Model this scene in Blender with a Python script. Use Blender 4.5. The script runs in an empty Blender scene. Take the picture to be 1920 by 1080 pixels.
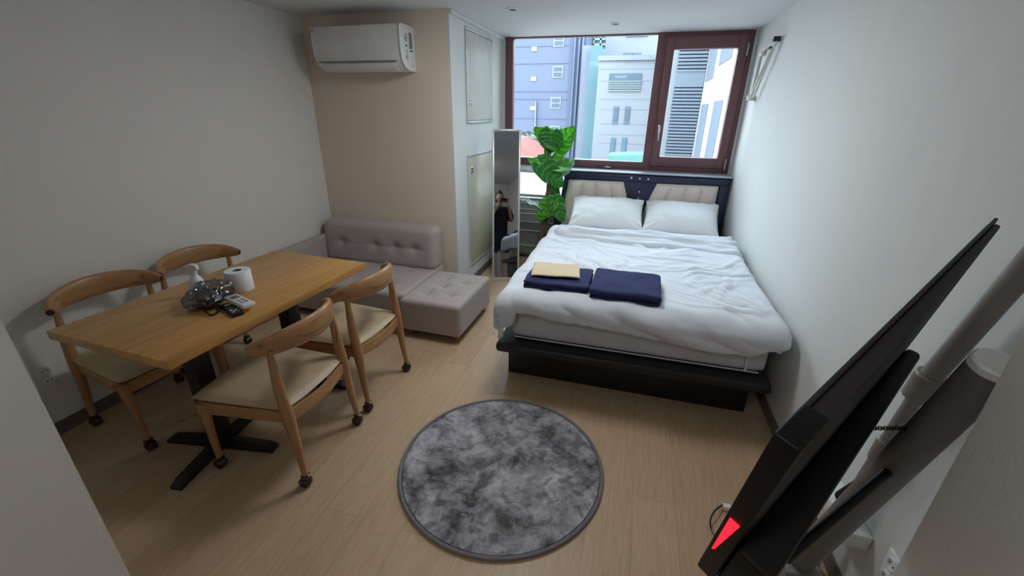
import bpy, bmesh, math, random
from mathutils import Vector, Matrix, noise, Euler
random.seed(7)
SC = bpy.context.scene
COL = SC.collection

# ------------------------------------------------------------------ camera
F = 796.08
CAM = Vector((-0.8726, -4.6514, 1.5822))
RM = Matrix(((0.96120177, -0.11754675, 0.24954744), (0.2755589, 0.36789176, -0.88810074), (0.0125869, 0.92240903, 0.38600937)))
cd = bpy.data.cameras.new('camera')
cd.sensor_width = 36; cd.sensor_fit = 'HORIZONTAL'; cd.lens = F / 1920 * 36
cd.clip_start = 0.02; cd.clip_end = 300
cam = bpy.data.objects.new('camera', cd); COL.objects.link(cam)
cam.matrix_world = Matrix.Translation(CAM) @ RM.to_4x4()
SC.camera = cam

# ------------------------------------------------------------------ daylight
w = bpy.data.worlds.new('overcast_sky'); SC.world = w; w.use_nodes = True
bg = w.node_tree.nodes['Background']
SKY = 7.3
_n = w.node_tree.nodes; _l = w.node_tree.links
_g = _n.new('ShaderNodeTexCoord'); _s = _n.new('ShaderNodeSeparateXYZ'); _m = _n.new('ShaderNodeMapRange'); _r = _n.new('ShaderNodeValToRGB')
_l.new(_g.outputs['Generated'], _s.inputs[0]); _l.new(_s.outputs['Z'], _m.inputs[0])
_m.inputs[1].default_value = -1; _m.inputs[2].default_value = 1
_r.color_ramp.elements[0].position = 0.0; _r.color_ramp.elements[0].color = (0.20, 0.21, 0.22, 1)      # streets and lower floors
_r.color_ramp.elements[1].position = 1.0; _r.color_ramp.elements[1].color = (0.50, 0.62, 0.78, 1)      # zenith
for _p, _c in ((0.47, (0.30, 0.32, 0.34, 1)), (0.52, (0.80, 0.92, 1.0, 1)), (0.78, (0.74, 0.88, 1.0, 1))):
    _e = _r.color_ramp.elements.new(_p); _e.color = _c
_l.new(_m.outputs[0], _r.inputs[0]); _l.new(_r.outputs[0], bg.inputs[0])
bg.inputs[1].default_value = SKY
pd = bpy.data.lights.new('window_portal', 'AREA'); pd.shape = 'RECTANGLE'; pd.size = 2.3; pd.size_y = 1.55
pd.cycles.is_portal = True
po = bpy.data.objects.new('window_portal', pd); COL.objects.link(po)
po.location = (-1.15, 0.09, 1.48); po.rotation_euler = (math.radians(-90), 0, 0)
# two added fill lights at the end of the script brighten the interior
SC.view_settings.view_transform = 'Standard'; SC.view_settings.look = 'None'
SC.view_settings.gamma = 1; SC.view_settings.use_curve_mapping = False
SC.view_settings.exposure = 0.58


def ray(u, v):
    return RM @ Vector(((u - 960) / F, -(v - 540) / F, -1))


def at(u, v, ax, val):
    """the point of the place where the line of sight through a photo point meets the plane axis=val"""
    d = ray(u, v); t = (val - CAM[ax]) / d[ax]
    return CAM + d * t


# ------------------------------------------------------------------ materials
def srgb(r, g, b):
    f = lambda c: (c / 255 / 12.92) if c / 255 <= 0.04045 else ((c / 255 + 0.055) / 1.055) ** 2.4
    return (f(r), f(g), f(b), 1)


MATS = {}


def mat(name, col, rough=0.6, metal=0.0, spec=0.5, noise_scale=0, noise_amt=0.08, bump=0.0, bump_scale=200, stretch=(1, 1, 1), emit=None, trans=0, coat=0, sheen=0):
    if name in MATS:
        return MATS[name]
    m = bpy.data.materials.new(name); m.use_nodes = True
    nt = m.node_tree; N = nt.nodes; L = nt.links
    b = N['Principled BSDF']
    b.inputs['Base Color'].default_value = col
    b.inputs['Roughness'].default_value = rough
    b.inputs['Metallic'].default_value = metal
    b.inputs['Specular IOR Level'].default_value = spec
    b.inputs['Coat Weight'].default_value = coat
    b.inputs['Sheen Weight'].default_value = sheen
    if trans:
        b.inputs['Transmission Weight'].default_value = trans
    if emit:
        b.inputs['Emission Color'].default_value = emit[0]; b.inputs['Emission Strength'].default_value = emit[1]
    tc = N.new('ShaderNodeTexCoord'); mp = N.new('ShaderNodeMapping'); mp.inputs['Scale'].default_value = stretch
    L.new(tc.outputs['Object'], mp.inputs[0])
    if not noise_scale:
        noise_scale = 9
    no = N.new('ShaderNodeTexNoise'); no.inputs['Scale'].default_value = noise_scale; no.inputs['Detail'].default_value = 6
    L.new(mp.outputs[0], no.inputs[0])
    mx = N.new('ShaderNodeMix'); mx.data_type = 'RGBA'
    c2 = tuple(c * (1 - noise_amt * 2) for c in col[:3]) + (1,)
    c1 = tuple(min(1, c * (1 + noise_amt)) for c in col[:3]) + (1,)
    mx.inputs[6].default_value = c2; mx.inputs[7].default_value = c1
    L.new(no.outputs[0], mx.inputs[0]); L.new(mx.outputs[2], b.inputs['Base Color'])
    if bump:
        n2 = N.new('ShaderNodeTexNoise'); n2.inputs['Scale'].default_value = bump_scale; n2.inputs['Detail'].default_value = 3
        L.new(mp.outputs[0], n2.inputs[0])
        bp = N.new('ShaderNodeBump'); bp.inputs['Strength'].default_value = bump; bp.inputs['Distance'].default_value = 0.002
        L.new(n2.outputs[0], bp.inputs['Height']); L.new(bp.outputs[0], b.inputs['Normal'])
    MATS[name] = m
    return m


def floor_mat():
    m = bpy.data.materials.new('oak_vinyl_planks'); m.use_nodes = True
    nt = m.node_tree; N = nt.nodes; L = nt.links; b = N['Principled BSDF']
    tc = N.new('ShaderNodeTexCoord'); mp = N.new('ShaderNodeMapping'); mp.inputs['Rotation'].default_value = (0, 0, math.radians(90))
    L.new(tc.outputs['Object'], mp.inputs[0])
    br = N.new('ShaderNodeTexBrick'); br.offset = 0.37; br.inputs['Scale'].default_value = 1
    br.inputs['Brick Width'].default_value = 1.2; br.inputs['Row Height'].default_value = 0.18; br.inputs['Mortar Size'].default_value = 0.0012
    br.inputs['Mortar Smooth'].default_value = 0.3; br.inputs['Bias'].default_value = 0
    br.inputs['Color1'].default_value = srgb(190, 164, 134); br.inputs['Color2'].default_value = srgb(180, 153, 124); br.inputs['Mortar'].default_value = srgb(158, 134, 108)
    L.new(mp.outputs[0], br.inputs[0])
    m2 = N.new('ShaderNodeMapping'); m2.inputs['Scale'].default_value = (16, 1.2, 1); L.new(tc.outputs['Object'], m2.inputs[0])
    no = N.new('ShaderNodeTexNoise'); no.inputs['Scale'].default_value = 5; no.inputs['Detail'].default_value = 9; no.inputs['Roughness'].default_value = 0.65
    no.inputs['Distortion'].default_value = 0.6
    L.new(m2.outputs[0], no.inputs[0])
    rp = N.new('ShaderNodeValToRGB'); rp.color_ramp.elements[0].position = 0.33; rp.color_ramp.elements[0].color = (0.88, 0.87, 0.85, 1)
    rp.color_ramp.elements[1].position = 0.62; rp.color_ramp.elements[1].color = (1.06, 1.06, 1.06, 1)
    L.new(no.outputs[0], rp.inputs[0])
    mx = N.new('ShaderNodeMix'); mx.data_type = 'RGBA'; mx.blend_type = 'MULTIPLY'; mx.inputs[0].default_value = 1
    L.new(br.outputs[0], mx.inputs[6]); L.new(rp.outputs[0], mx.inputs[7]); L.new(mx.outputs[2], b.inputs['Base Color'])
    b.inputs['Roughness'].default_value = 0.42; b.inputs['Specular IOR Level'].default_value = 0.45
    bp = N.new('ShaderNodeBump'); bp.inputs['Strength'].default_value = 0.15; bp.inputs['Distance'].default_value = 0.001
    L.new(no.outputs[0], bp.inputs['Height']); L.new(bp.outputs[0], b.inputs['Normal'])
    return m


def wood_mat(name, c1, c2, axis=1, scale=1.0, rough=0.38, ring=6.0, board=0.0):
    m = bpy.data.materials.new(name); m.use_nodes = True
    nt = m.node_tree; N = nt.nodes; L = nt.links; b = N['Principled BSDF']
    tc = N.new('ShaderNodeTexCoord'); mp = N.new('ShaderNodeMapping')
    s = [14, 14, 14]; s[axis] = 1.3
    mp.inputs['Scale'].default_value = [k * scale for k in s]
    L.new(tc.outputs['Object'], mp.inputs[0])
    no = N.new('ShaderNodeTexNoise'); no.inputs['Scale'].default_value = 1.0; no.inputs['Detail'].default_value = 8; no.inputs['Distortion'].default_value = 1.2
    no.inputs['Roughness'].default_value = 0.6
    L.new(mp.outputs[0], no.inputs[0])
    rp = N.new('ShaderNodeValToRGB')
    rp.color_ramp.elements[0].position = 0.30; rp.color_ramp.elements[0].color = c2
    rp.color_ramp.elements[1].position = 0.66; rp.color_ramp.elements[1].color = c1
    L.new(no.outputs[0], rp.inputs[0])
    out = rp.outputs[0]
    # sparse dark figure lines
    m3 = N.new('ShaderNodeMapping'); s3 = [22, 22, 22]; s3[axis] = 0.9; m3.inputs['Scale'].default_value = [k * scale for k in s3]; m3.inputs['Location'].default_value = (3, 1, 2)
    L.new(tc.outputs['Object'], m3.inputs[0])
    n3 = N.new('ShaderNodeTexNoise'); n3.inputs['Scale'].default_value = 0.6; n3.inputs['Detail'].default_value = 4; n3.inputs['Distortion'].default_value = 2.0
    L.new(m3.outputs[0], n3.inputs[0])
    r3 = N.new('ShaderNodeValToRGB'); r3.color_ramp.elements[0].position = 0.27; r3.color_ramp.elements[0].color = (0.62, 0.52, 0.42, 1)
    r3.color_ramp.elements[1].position = 0.36; r3.color_ramp.elements[1].color = (1, 1, 1, 1)
    L.new(n3.outputs[0], r3.inputs[0])
    mx = N.new('ShaderNodeMix'); mx.data_type = 'RGBA'; mx.blend_type = 'MULTIPLY'; mx.inputs[0].default_value = 1
    L.new(out, mx.inputs[6]); L.new(r3.outputs[0], mx.inputs[7])
    L.new(mx.outputs[2], b.inputs['Base Color'])
    b.inputs['Roughness'].default_value = rough
    return m


def rug_mat():
    m = bpy.data.materials.new('marbled_grey_pile'); m.use_nodes = True
    nt = m.node_tree; N = nt.nodes; L = nt.links; b = N['Principled BSDF']
    tc = N.new('ShaderNodeTexCoord')
    n1 = N.new('ShaderNodeTexNoise'); n1.inputs['Scale'].default_value = 5.8; n1.inputs['Detail'].default_value = 10; n1.inputs['Roughness'].default_value = 0.74; n1.inputs['Distortion'].default_value = 0.35
    L.new(tc.outputs['Object'], n1.inputs[0])
    rp = N.new('ShaderNodeValToRGB'); e = rp.color_ramp.elements
    e[0].position = 0.38; e[0].color = srgb(70, 66, 70)
    e[1].position = 0.66; e[1].color = srgb(202, 200, 212)
    a = e.new(0.45); a.color = srgb(126, 123, 128)
    a = e.new(0.53); a.color = srgb(158, 155, 163)
    L.new(n1.outputs[0], rp.inputs[0])
    n2 = N.new('ShaderNodeTexNoise'); n2.inputs['Scale'].default_value = 16; n2.inputs['Detail'].default_value = 8; n2.inputs['Distortion'].default_value = 0.5
    L.new(tc.outputs['Object'], n2.inputs[0])
    r2 = N.new('ShaderNodeValToRGB'); r2.color_ramp.elements[0].position = 0.40; r2.color_ramp.elements[0].color = (0.45, 0.45, 0.47, 1); r2.color_ramp.elements[1].position = 0.50; r2.color_ramp.elements[1].color = (1, 1, 1, 1)
    L.new(n2.outputs[0], r2.inputs[0])
    mx = N.new('ShaderNodeMix'); mx.data_type = 'RGBA'; mx.blend_type = 'MULTIPLY'; mx.inputs[0].default_value = 0.85
    L.new(rp.outputs[0], mx.inputs[6]); L.new(r2.outputs[0], mx.inputs[7]); L.new(mx.outputs[2], b.inputs['Base Color'])
    b.inputs['Roughness'].default_value = 0.9; b.inputs['Sheen Weight'].default_value = 0.5; b.inputs['Sheen Roughness'].default_value = 0.4
    n3 = N.new('ShaderNodeTexNoise'); n3.inputs['Scale'].default_value = 90; n3.inputs['Detail'].default_value = 4
    L.new(tc.outputs['Object'], n3.inputs[0])
    bp = N.new('ShaderNodeBump'); bp.inputs['Strength'].default_value = 0.6; bp.inputs['Distance'].default_value = 0.004
    L.new(n3.outputs[0], bp.inputs['Height'])
    bp2 = N.new('ShaderNodeBump'); bp2.inputs['Strength'].default_value = 0.5; bp2.inputs['Distance'].default_value = 0.01
    L.new(n2.outputs[0], bp2.inputs['Height']); L.new(bp.outputs[0], bp2.inputs['Normal']); L.new(bp2.outputs[0], b.inputs['Normal'])
    return m


def glass_mat():
    m = bpy.data.materials.new('clear_glass'); m.use_nodes = True
    nt = m.node_tree; N = nt.nodes; L = nt.links
    for n in list(N):
        if n.type != 'OUTPUT_MATERIAL': N.remove(n)
    o = [n for n in N if n.type == 'OUTPUT_MATERIAL'][0]
    t = N.new('ShaderNodeBsdfTransparent'); t.inputs[0].default_value = (0.96, 0.98, 0.98, 1)
    g = N.new('ShaderNodeBsdfGlossy'); g.inputs['Roughness'].default_value = 0.02
    fr = N.new('ShaderNodeFresnel'); fr.inputs[0].default_value = 1.12
    mx = N.new('ShaderNodeMixShader'); L.new(fr.outputs[0], mx.inputs[0]); L.new(t.outputs[0], mx.inputs[1]); L.new(g.outputs[0], mx.inputs[2])
    L.new(mx.outputs[0], o.inputs[0])
    return m


def plastic_film_mat():
    m = bpy.data.materials.new('clear_plastic_film'); m.use_nodes = True
    nt = m.node_tree; N = nt.nodes; L = nt.links
    for n in list(N):
        if n.type != 'OUTPUT_MATERIAL': N.remove(n)
    o = [n for n in N if n.type == 'OUTPUT_MATERIAL'][0]
    t = N.new('ShaderNodeBsdfTransparent'); t.inputs[0].default_value = (0.66, 0.66, 0.70, 1)
    g = N.new('ShaderNodeBsdfGlossy'); g.inputs['Roughness'].default_value = 0.2; g.inputs['Color'].default_value = (0.42, 0.42, 0.46, 1)
    no = N.new('ShaderNodeTexNoise'); no.inputs['Scale'].default_value = 40; no.inputs['Detail'].default_value = 3
    rp = N.new('ShaderNodeMapRange'); rp.inputs[1].default_value = 0.4; rp.inputs[2].default_value = 0.75; rp.inputs[3].default_value = 0.22; rp.inputs[4].default_value = 0.62
    L.new(no.outputs[0], rp.inputs[0])
    mx = N.new('ShaderNodeMixShader'); L.new(rp.outputs[0], mx.inputs[0]); L.new(t.outputs[0], mx.inputs[1]); L.new(g.outputs[0], mx.inputs[2])
    L.new(mx.outputs[0], o.inputs[0])
    return m


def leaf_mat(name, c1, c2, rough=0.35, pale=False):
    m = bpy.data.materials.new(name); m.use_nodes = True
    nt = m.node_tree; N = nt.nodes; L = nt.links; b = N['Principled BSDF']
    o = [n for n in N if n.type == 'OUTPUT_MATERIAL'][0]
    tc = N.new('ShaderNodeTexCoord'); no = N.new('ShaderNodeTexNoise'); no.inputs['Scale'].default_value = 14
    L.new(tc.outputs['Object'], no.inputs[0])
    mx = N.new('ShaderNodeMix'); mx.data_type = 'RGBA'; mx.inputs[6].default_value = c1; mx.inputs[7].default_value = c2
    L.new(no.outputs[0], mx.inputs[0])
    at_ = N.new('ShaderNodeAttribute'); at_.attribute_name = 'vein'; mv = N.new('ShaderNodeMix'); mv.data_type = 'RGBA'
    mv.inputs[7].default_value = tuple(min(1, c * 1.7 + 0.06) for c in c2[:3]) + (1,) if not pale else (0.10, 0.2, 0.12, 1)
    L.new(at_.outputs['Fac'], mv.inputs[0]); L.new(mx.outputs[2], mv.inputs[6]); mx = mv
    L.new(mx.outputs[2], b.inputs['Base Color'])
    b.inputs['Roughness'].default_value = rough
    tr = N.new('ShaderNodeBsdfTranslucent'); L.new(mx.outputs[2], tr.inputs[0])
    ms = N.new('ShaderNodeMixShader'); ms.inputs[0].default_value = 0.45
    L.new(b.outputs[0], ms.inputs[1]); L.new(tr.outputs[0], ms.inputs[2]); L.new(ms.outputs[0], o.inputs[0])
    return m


M_FLOOR = floor_mat()
M_WALL = mat('pale_wallpaper', srgb(222, 219, 213), 0.85, noise_scale=3, noise_amt=0.02, bump=0.35, bump_scale=60, stretch=(3, 3, 1))
M_WALLR = mat('pale_wallpaper_skylit', srgb(212, 214, 213), 0.8, noise_scale=3, noise_amt=0.02, bump=0.35, bump_scale=60, stretch=(3, 3, 1))  # same wallpaper with cool sky light put into its colour
M_BEIGE = mat('pale_wallpaper_warm', srgb(222, 208, 192), 0.85, noise_scale=3, noise_amt=0.02, bump=0.35, bump_scale=60, stretch=(3, 3, 1))  # warmer tint than the left wall
M_CEIL = mat('ceiling_paper', srgb(220, 221, 222), 0.8, noise_scale=3, noise_amt=0.02)
M_SKIRT = mat('dark_taupe_skirting', srgb(105, 95, 88), 0.5)
M_BROWN = mat('brown_window_foil', srgb(118, 80, 84), 0.42, noise_scale=6, noise_amt=0.08, stretch=(6, 6, 1))
M_GASKET = mat('black_rubber', srgb(30, 28, 30), 0.6)
M_WHITE = mat('white_plastic', srgb(225, 226, 226), 0.35)
M_WHITEMET = mat('white_painted_metal', srgb(215, 214, 206), 0.35)
M_SILVER = mat('brushed_silver', srgb(190, 192, 196), 0.25, 0.9)
M_CHROME = mat('chrome', srgb(220, 222, 225), 0.08, 1.0)
M_GLASS = glass_mat()
M_FILM = plastic_film_mat()
M_TABLE = wood_mat('golden_oak_top', srgb(202, 152, 88), srgb(170, 121, 64), axis=1, rough=0.33)
M_CHAIR = wood_mat('honey_beech', srgb(180, 136, 94), srgb(152, 108, 70), axis=2, scale=1.0, rough=0.32)
M_RAIL = wood_mat('honey_beech_rail', srgb(182, 138, 96), srgb(150, 106, 70), axis=1, scale=1.2, rough=0.28)
M_ENDCAP = mat('dark_end_grain', srgb(66, 44, 30), 0.5)
M_CREAM = mat('cream_leatherette', srgb(186, 164, 134), 0.45, bump=0.15, bump_scale=260)
M_BLACKMET = mat('black_powder_coat', srgb(22, 22, 24), 0.45)
M_CASTER = mat('dark_brown_caster', srgb(46, 24, 18), 0.22, coat=0.4)
M_SOFA = mat('taupe_sofa_cloth', srgb(172, 160, 158), 0.85, noise_scale=50, noise_amt=0.03, bump=0.4, bump_scale=500, sheen=0.2)
M_SOFALEG = mat('wood_sofa_leg', srgb(150, 112, 78), 0.5)
M_LINEN = mat('white_linen', srgb(212, 217, 226), 0.9, noise_scale=4, noise_amt=0.01, bump=0.12, bump_scale=300, sheen=0.1)
M_PILLOW = mat('white_pillowcase', srgb(242, 245, 248), 0.9, noise_scale=4, noise_amt=0.01, bump=0.12, bump_scale=300)
M_MATT = mat('grey_mattress_cover', srgb(206, 206, 214), 0.9, bump=0.2, bump_scale=400)
M_BEDWOOD = mat('black_stained_bed_wood', srgb(23, 21, 24), 0.45, noise_scale=8, noise_amt=0.2, stretch=(1, 8, 8))
M_HEAD = mat('navy_black_gloss_headboard', srgb(34, 42, 72), 0.38)
M_HEADTOP = mat('pale_headboard_cap', srgb(172, 180, 196), 0.25)  # cap much paler than the headboard
M_PAD = mat('taupe_padded_leatherette', srgb(226, 212, 206), 0.5, bump=0.15, bump_scale=250)
M_NAVY = mat('navy_cotton', srgb(48, 53, 92), 0.9, spec=0.2, noise_scale=30, noise_amt=0.12, bump=0.5, bump_scale=300)
M_SAND = mat('beige_cotton', srgb(208, 190, 160), 0.85, bump=0.4, bump_scale=200)
M_RUG = rug_mat()
M_RUGEDGE = mat('grey_rug_binding', srgb(120, 116, 122), 0.7, bump=0.6, bump_scale=300)
M_TVBLACK = mat('black_tv_plastic', srgb(11, 11, 13), 0.5, spec=0.3)
M_TVGREY = mat('charcoal_tv_back', srgb(52, 48, 54), 0.6, spec=0.3)
M_SCREEN = mat('black_tv_screen', srgb(8, 8, 10), 0.12)
M_LEAF = leaf_mat('bright_green_leaf', srgb(66, 158, 48), srgb(128, 205, 74))
M_LEAFD = leaf_mat('green_leaf', srgb(40, 118, 52), srgb(74, 155, 66))
M_LEAFW = leaf_mat('sheen_tinted_leaf', srgb(175, 195, 190), srgb(215, 228, 224), 0.15, True)  # white sheen and backlight painted into the leaf colour
M_STEM = mat('dark_green_stem', srgb(40, 74, 34), 0.5)
M_TRUNK = mat('brown_fibre_trunk', srgb(116, 88, 66), 0.9, noise_scale=30, noise_amt=0.3, stretch=(6, 6, 1), bump=1.0, bump_scale=40)
M_PAPER = mat('white_tissue_paper', srgb(232, 232, 236), 0.95, bump=0.3, bump_scale=120)
M_CARD = mat('grey_cardboard', srgb(130, 120, 108), 0.9)
M_BLACKP = mat('black_cable_plastic', srgb(16, 16, 18), 0.35)
M_TEALPANEL = mat('beige_lacquered_panel', srgb(196, 190, 170), 0.35)
M_PANELW = mat('off_white_panel', srgb(205, 202, 194), 0.4)
M_SLAT = mat('grey_metal_slats', srgb(138, 142, 140), 0.45, 0.2)
M_RAILW = mat('light_metal_rail', srgb(205, 210, 210), 0.3, 0.3)


# ------------------------------------------------------------------ mesh helpers
def link(name, bm, m, parent=None, smooth=40, mats=None):
    me = bpy.data.meshes.new(name)
    bmesh.ops.recalc_face_normals(bm, faces=bm.faces)
    bm.to_mesh(me); bm.free()
    for k in (mats or [m]):
        me.materials.append(k)
    if smooth:
        me.shade_smooth(); me.set_sharp_from_angle(angle=math.radians(smooth))
    o = bpy.data.objects.new(name, me); COL.objects.link(o)
    if parent: o.parent = parent
    return o


def empty(name, loc=(0, 0, 0), rz=0):
    o = bpy.data.objects.new(name, None); COL.objects.link(o)
    o.location = loc; o.rotation_euler = (0, 0, rz); o.empty_display_size = 0.1
    return o


def tag(o, label=None, cat=None, group=None, kind=None):
    if label: o['label'] = label
    if cat: o['category'] = cat
    if group: o['group'] = group
    if kind: o['kind'] = kind
    return o


def merge(bm, t, M=None, mi=0):
    if M is not None: bmesh.ops.transform(t, matrix=M, verts=t.verts)
    vm = {v: bm.verts.new(v.co) for v in t.verts}
    for f in t.faces:
        try:
            nf = bm.faces.new([vm[v] for v in f.verts]); nf.material_index = mi
        except ValueError:
            pass
    t.free()


def box(bm, x0, x1, y0, y1, z0, z1, bev=0.0, seg=2, M=None, mi=0):
    t = bmesh.new(); bmesh.ops.create_cube(t, size=1)
    for v in t.verts:
        v.co = Vector(((x0 + x1) / 2 + v.co.x * (x1 - x0), (y0 + y1) / 2 + v.co.y * (y1 - y0), (z0 + z1) / 2 + v.co.z * (z1 - z0)))
    if bev:
        bmesh.ops.bevel(t, geom=list(t.edges), offset=bev, segments=seg, profile=0.5, affect='EDGES')
    merge(bm, t, M, mi)


def BX(*a, **k):
    bm = bmesh.new(); box(bm, *a, **k); return bm


def ring_sweep(bm, pts, size, up=Vector((0, 0, 1)), n=12, power=2.0, cap=True, mi=0):
    """sweep an ellipse (a sideways, b along up) along pts"""
    pts = [Vector(p) for p in pts]
    rings = []
    for i, p in enumerate(pts):
        t = (pts[min(i + 1, len(pts) - 1)] - pts[max(i - 1, 0)]).normalized()
        u = up if not callable(up) else up(i / (len(pts) - 1))
        s = t.cross(u)
        if s.length < 1e-4: s = t.cross(Vector((1, 0, 0)))
        s.normalize(); q = s.cross(t).normalized()
        a, b = size[i] if isinstance(size[i], tuple) else (size[i], size[i])
        r = []
        for k in range(n):
            c, d = math.cos(2 * math.pi * k / n), math.sin(2 * math.pi * k / n)
            c = math.copysign(abs(c) ** (2 / power), c); d = math.copysign(abs(d) ** (2 / power), d)
            r.append(bm.verts.new(p + s * a * c + q * b * d))
        rings.append(r)
    for i in range(len(rings) - 1):
        for k in range(n):
            f = bm.faces.new([rings[i][k], rings[i][(k + 1) % n], rings[i + 1][(k + 1) % n], rings[i + 1][k]]); f.material_index = mi
    if cap:
        f = bm.faces.new(rings[0][::-1]); f.material_index = mi
        f = bm.faces.new(rings[-1]); f.material_index = mi


def tube(bm, pts, r, n=10, cap=True, mi=0):
    if not isinstance(r, (list, tuple)): r = [r] * len(pts)
    pts = [Vector(p) for p in pts]
    d = (pts[-1] - pts[0])
    up = Vector((0, 0, 1)) if abs(d.normalized().z) < 0.8 else Vector((0.3, 1, 0)).normalized()
    ring_sweep(bm, pts, [(k, k) for k in r], up, n, 2.0, cap, mi)


def lathe(bm, prof, c=(0, 0, 0), n=24, axis=None, mi=0):
    c = Vector(c); rings = []
    R = Matrix.Identity(3) if axis is None else Vector((0, 0, 1)).rotation_difference(Vector(axis)).to_matrix()
    for r, z in prof:
        rings.append([bm.verts.new(c + R @ Vector((r * math.cos(2 * math.pi * k / n), r * math.sin(2 * math.pi * k / n), z))) for k in range(n)])
    for i in range(len(rings) - 1):
        for k in range(n):
            f = bm.faces.new([rings[i][k], rings[i][(k + 1) % n], rings[i + 1][(k + 1) % n], rings[i + 1][k]]); f.material_index = mi
    for r in (rings[0][::-1], rings[-1]):
        f = bm.faces.new(r); f.material_index = mi


def softbox(bm, c, s, r, n=20, fn=None, M=None):
    """rounded box, finely divided, with a free displacement fn(p, normal) -> p"""
    h = Vector(s) / 2; c = Vector(c); verts = {}
    t = bmesh.new()

    def V(i, j, k):
        key = (i, j, k)
        if key not in verts:
            q = Vector(((2 * i / n - 1) * h.x, (2 * j / n - 1) * h.y, (2 * k / n - 1) * h.z))
            inn = Vector((max(-h.x + r, min(h.x - r, q.x)), max(-h.y + r, min(h.y - r, q.y)), max(-h.z + r, min(h.z - r, q.z))))
            d = q - inn
            if d.length < 1e-9: p = q; nn = Vector((0, 0, 0))
            else: nn = d.normalized(); p = inn + nn * r
            if fn: p = fn(p, nn)
            verts[key] = t.verts.new(p + c)
        return verts[key]
    for a in range(n):
        for b in range(n):
            for f in (0, n):
                t.faces.new([V(a, b, f), V(a + 1, b, f), V(a + 1, b + 1, f), V(a, b + 1, f)])
                t.faces.new([V(a, f, b), V(a + 1, f, b), V(a + 1, f, b + 1), V(a, f, b + 1)])
                t.faces.new([V(f, a, b), V(f, a + 1, b), V(f, a + 1, b + 1), V(f, a, b + 1)])
    merge(bm, t, M)


def prism(bm, poly, axis, a, b, bev=0, mi=0):
    """extrude a polygon given in the two other axes along axis from a to b"""
    t = bmesh.new()

    def P(p, v):
        q = list(p); q.insert(axis, v); return Vector(q)
    A = [t.verts.new(P(p, a)) for p in poly]; B = [t.verts.new(P(p, b)) for p in poly]
    t.faces.new(A); t.faces.new(B[::-1])
    for i in range(len(poly)):
        j = (i + 1) % len(poly); t.faces.new([A[i], A[j], B[j], B[i]])
    bmesh.ops.recalc_face_normals(t, faces=t.faces)
    if bev: bmesh.ops.bevel(t, geom=list(t.edges), offset=bev, segments=2, profile=0.5, affect='EDGES')
    merge(bm, t, None, mi)


def struct(name, bm, m, parent=None, smooth=0):
    o = link(name, bm, m, parent, smooth)
    if not parent: o['kind'] = 'structure'
    return o


def curve_pts(ctrl, n=8):
    """Catmull-Rom through control points"""
    P = [Vector(p) for p in ctrl]; P = [P[0] * 2 - P[1]] + P + [P[-1] * 2 - P[-2]]
    out = []
    for i in range(1, len(P) - 2):
        for k in range(n):
            t = k / n; a, b, c, d = P[i - 1], P[i], P[i + 1], P[i + 2]
            out.append(0.5 * ((2 * b) + (c - a) * t + (2 * a - 5 * b + 4 * c - d) * t * t + (-a + 3 * b - 3 * c + d) * t ** 3))
    out.append(P[-2]); return out


def copy_tree(o, parent=None):
    c = o.copy(); COL.objects.link(c)
    if parent: c.parent = parent; c.matrix_parent_inverse = o.matrix_parent_inverse
    for ch in list(o.children): copy_tree(ch, c)
    return c


# ------------------------------------------------------------------ the room
XL, XP, YP, ZC = -3.591, -2.313, -1.318, 2.252
YB = -6.4                     # end of the hall behind the camera
struct('floor', BX(XL - 0.1, 0.1, YB - 0.1, 0.1, -0.1, 0.0), M_FLOOR)
struct('ceiling', BX(XL - 0.1, 0.1, YB - 0.1, 0.1, ZC, ZC + 0.1), M_CEIL)
struct('wall_left', BX(XL - 0.1, XL, -4.4, YP + 0.0, 0, ZC), M_WALL)
struct('wall_right', BX(0, 0.1, -4.0, 0.1, 0, ZC), M_WALLR)
struct('wall_alcove', BX(XL - 0.1, XP - 0.02, YP, 0.1, 0, ZC), M_BEIGE)
struct('wall_closet', BX(XP - 0.02, XP, YP, 0.1, 0, ZC), M_WALLR)
bm = bmesh.new()
box(bm, XP, 0, 0, 0.1, 0, 0.10); box(bm, XP, -2.28, 0, 0.1, 0.1, ZC); box(bm, -0.02, 0, 0, 0.1, 0.1, ZC)
box(bm, -2.28, -0.02, 0, 0.1, 1.0, 1.035); box(bm, -1.52, -0.02, 0, 0.1, 0.1, 1.0); box(bm, -2.28, -1.52, 0, 0.1, 0.1, 0.70)
struct('wall_window', bm, M_WALLR)
struct('wall_hall_left', BX(XL - 0.1, -1.60, YB, -4.376, 0, ZC), M_WALL)
struct('wall_hall_right', BX(-0.30, 0.1, YB, -3.917, 0, ZC), M_WALL)
struct('wall_back', BX(-1.6, -0.3, YB - 0.1, YB, 0, ZC), M_WALL)
struct('baseboard_left', BX(XL, XL + 0.01, -4.376, YP, 0, 0.07), M_SKIRT)
struct('baseboard_right', BX(-0.01, 0, -3.917, -0.0, 0, 0.07), M_SKIRT)
struct('baseboard_alcove', BX(XL, XP, YP - 0.01, YP, 0, 0.07), M_SKIRT)
struct('baseboard_hall', BX(-1.60, -1.59, YB, -4.376, 0, 0.07), M_SKIRT)
# slim shadow-gap moulding where closet wall meets the ceiling
struct('trim_1', BX(XP, XP + 0.025, YP, 0, ZC - 0.03, ZC, bev=0.005), M_WALLR, smooth=40)

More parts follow.
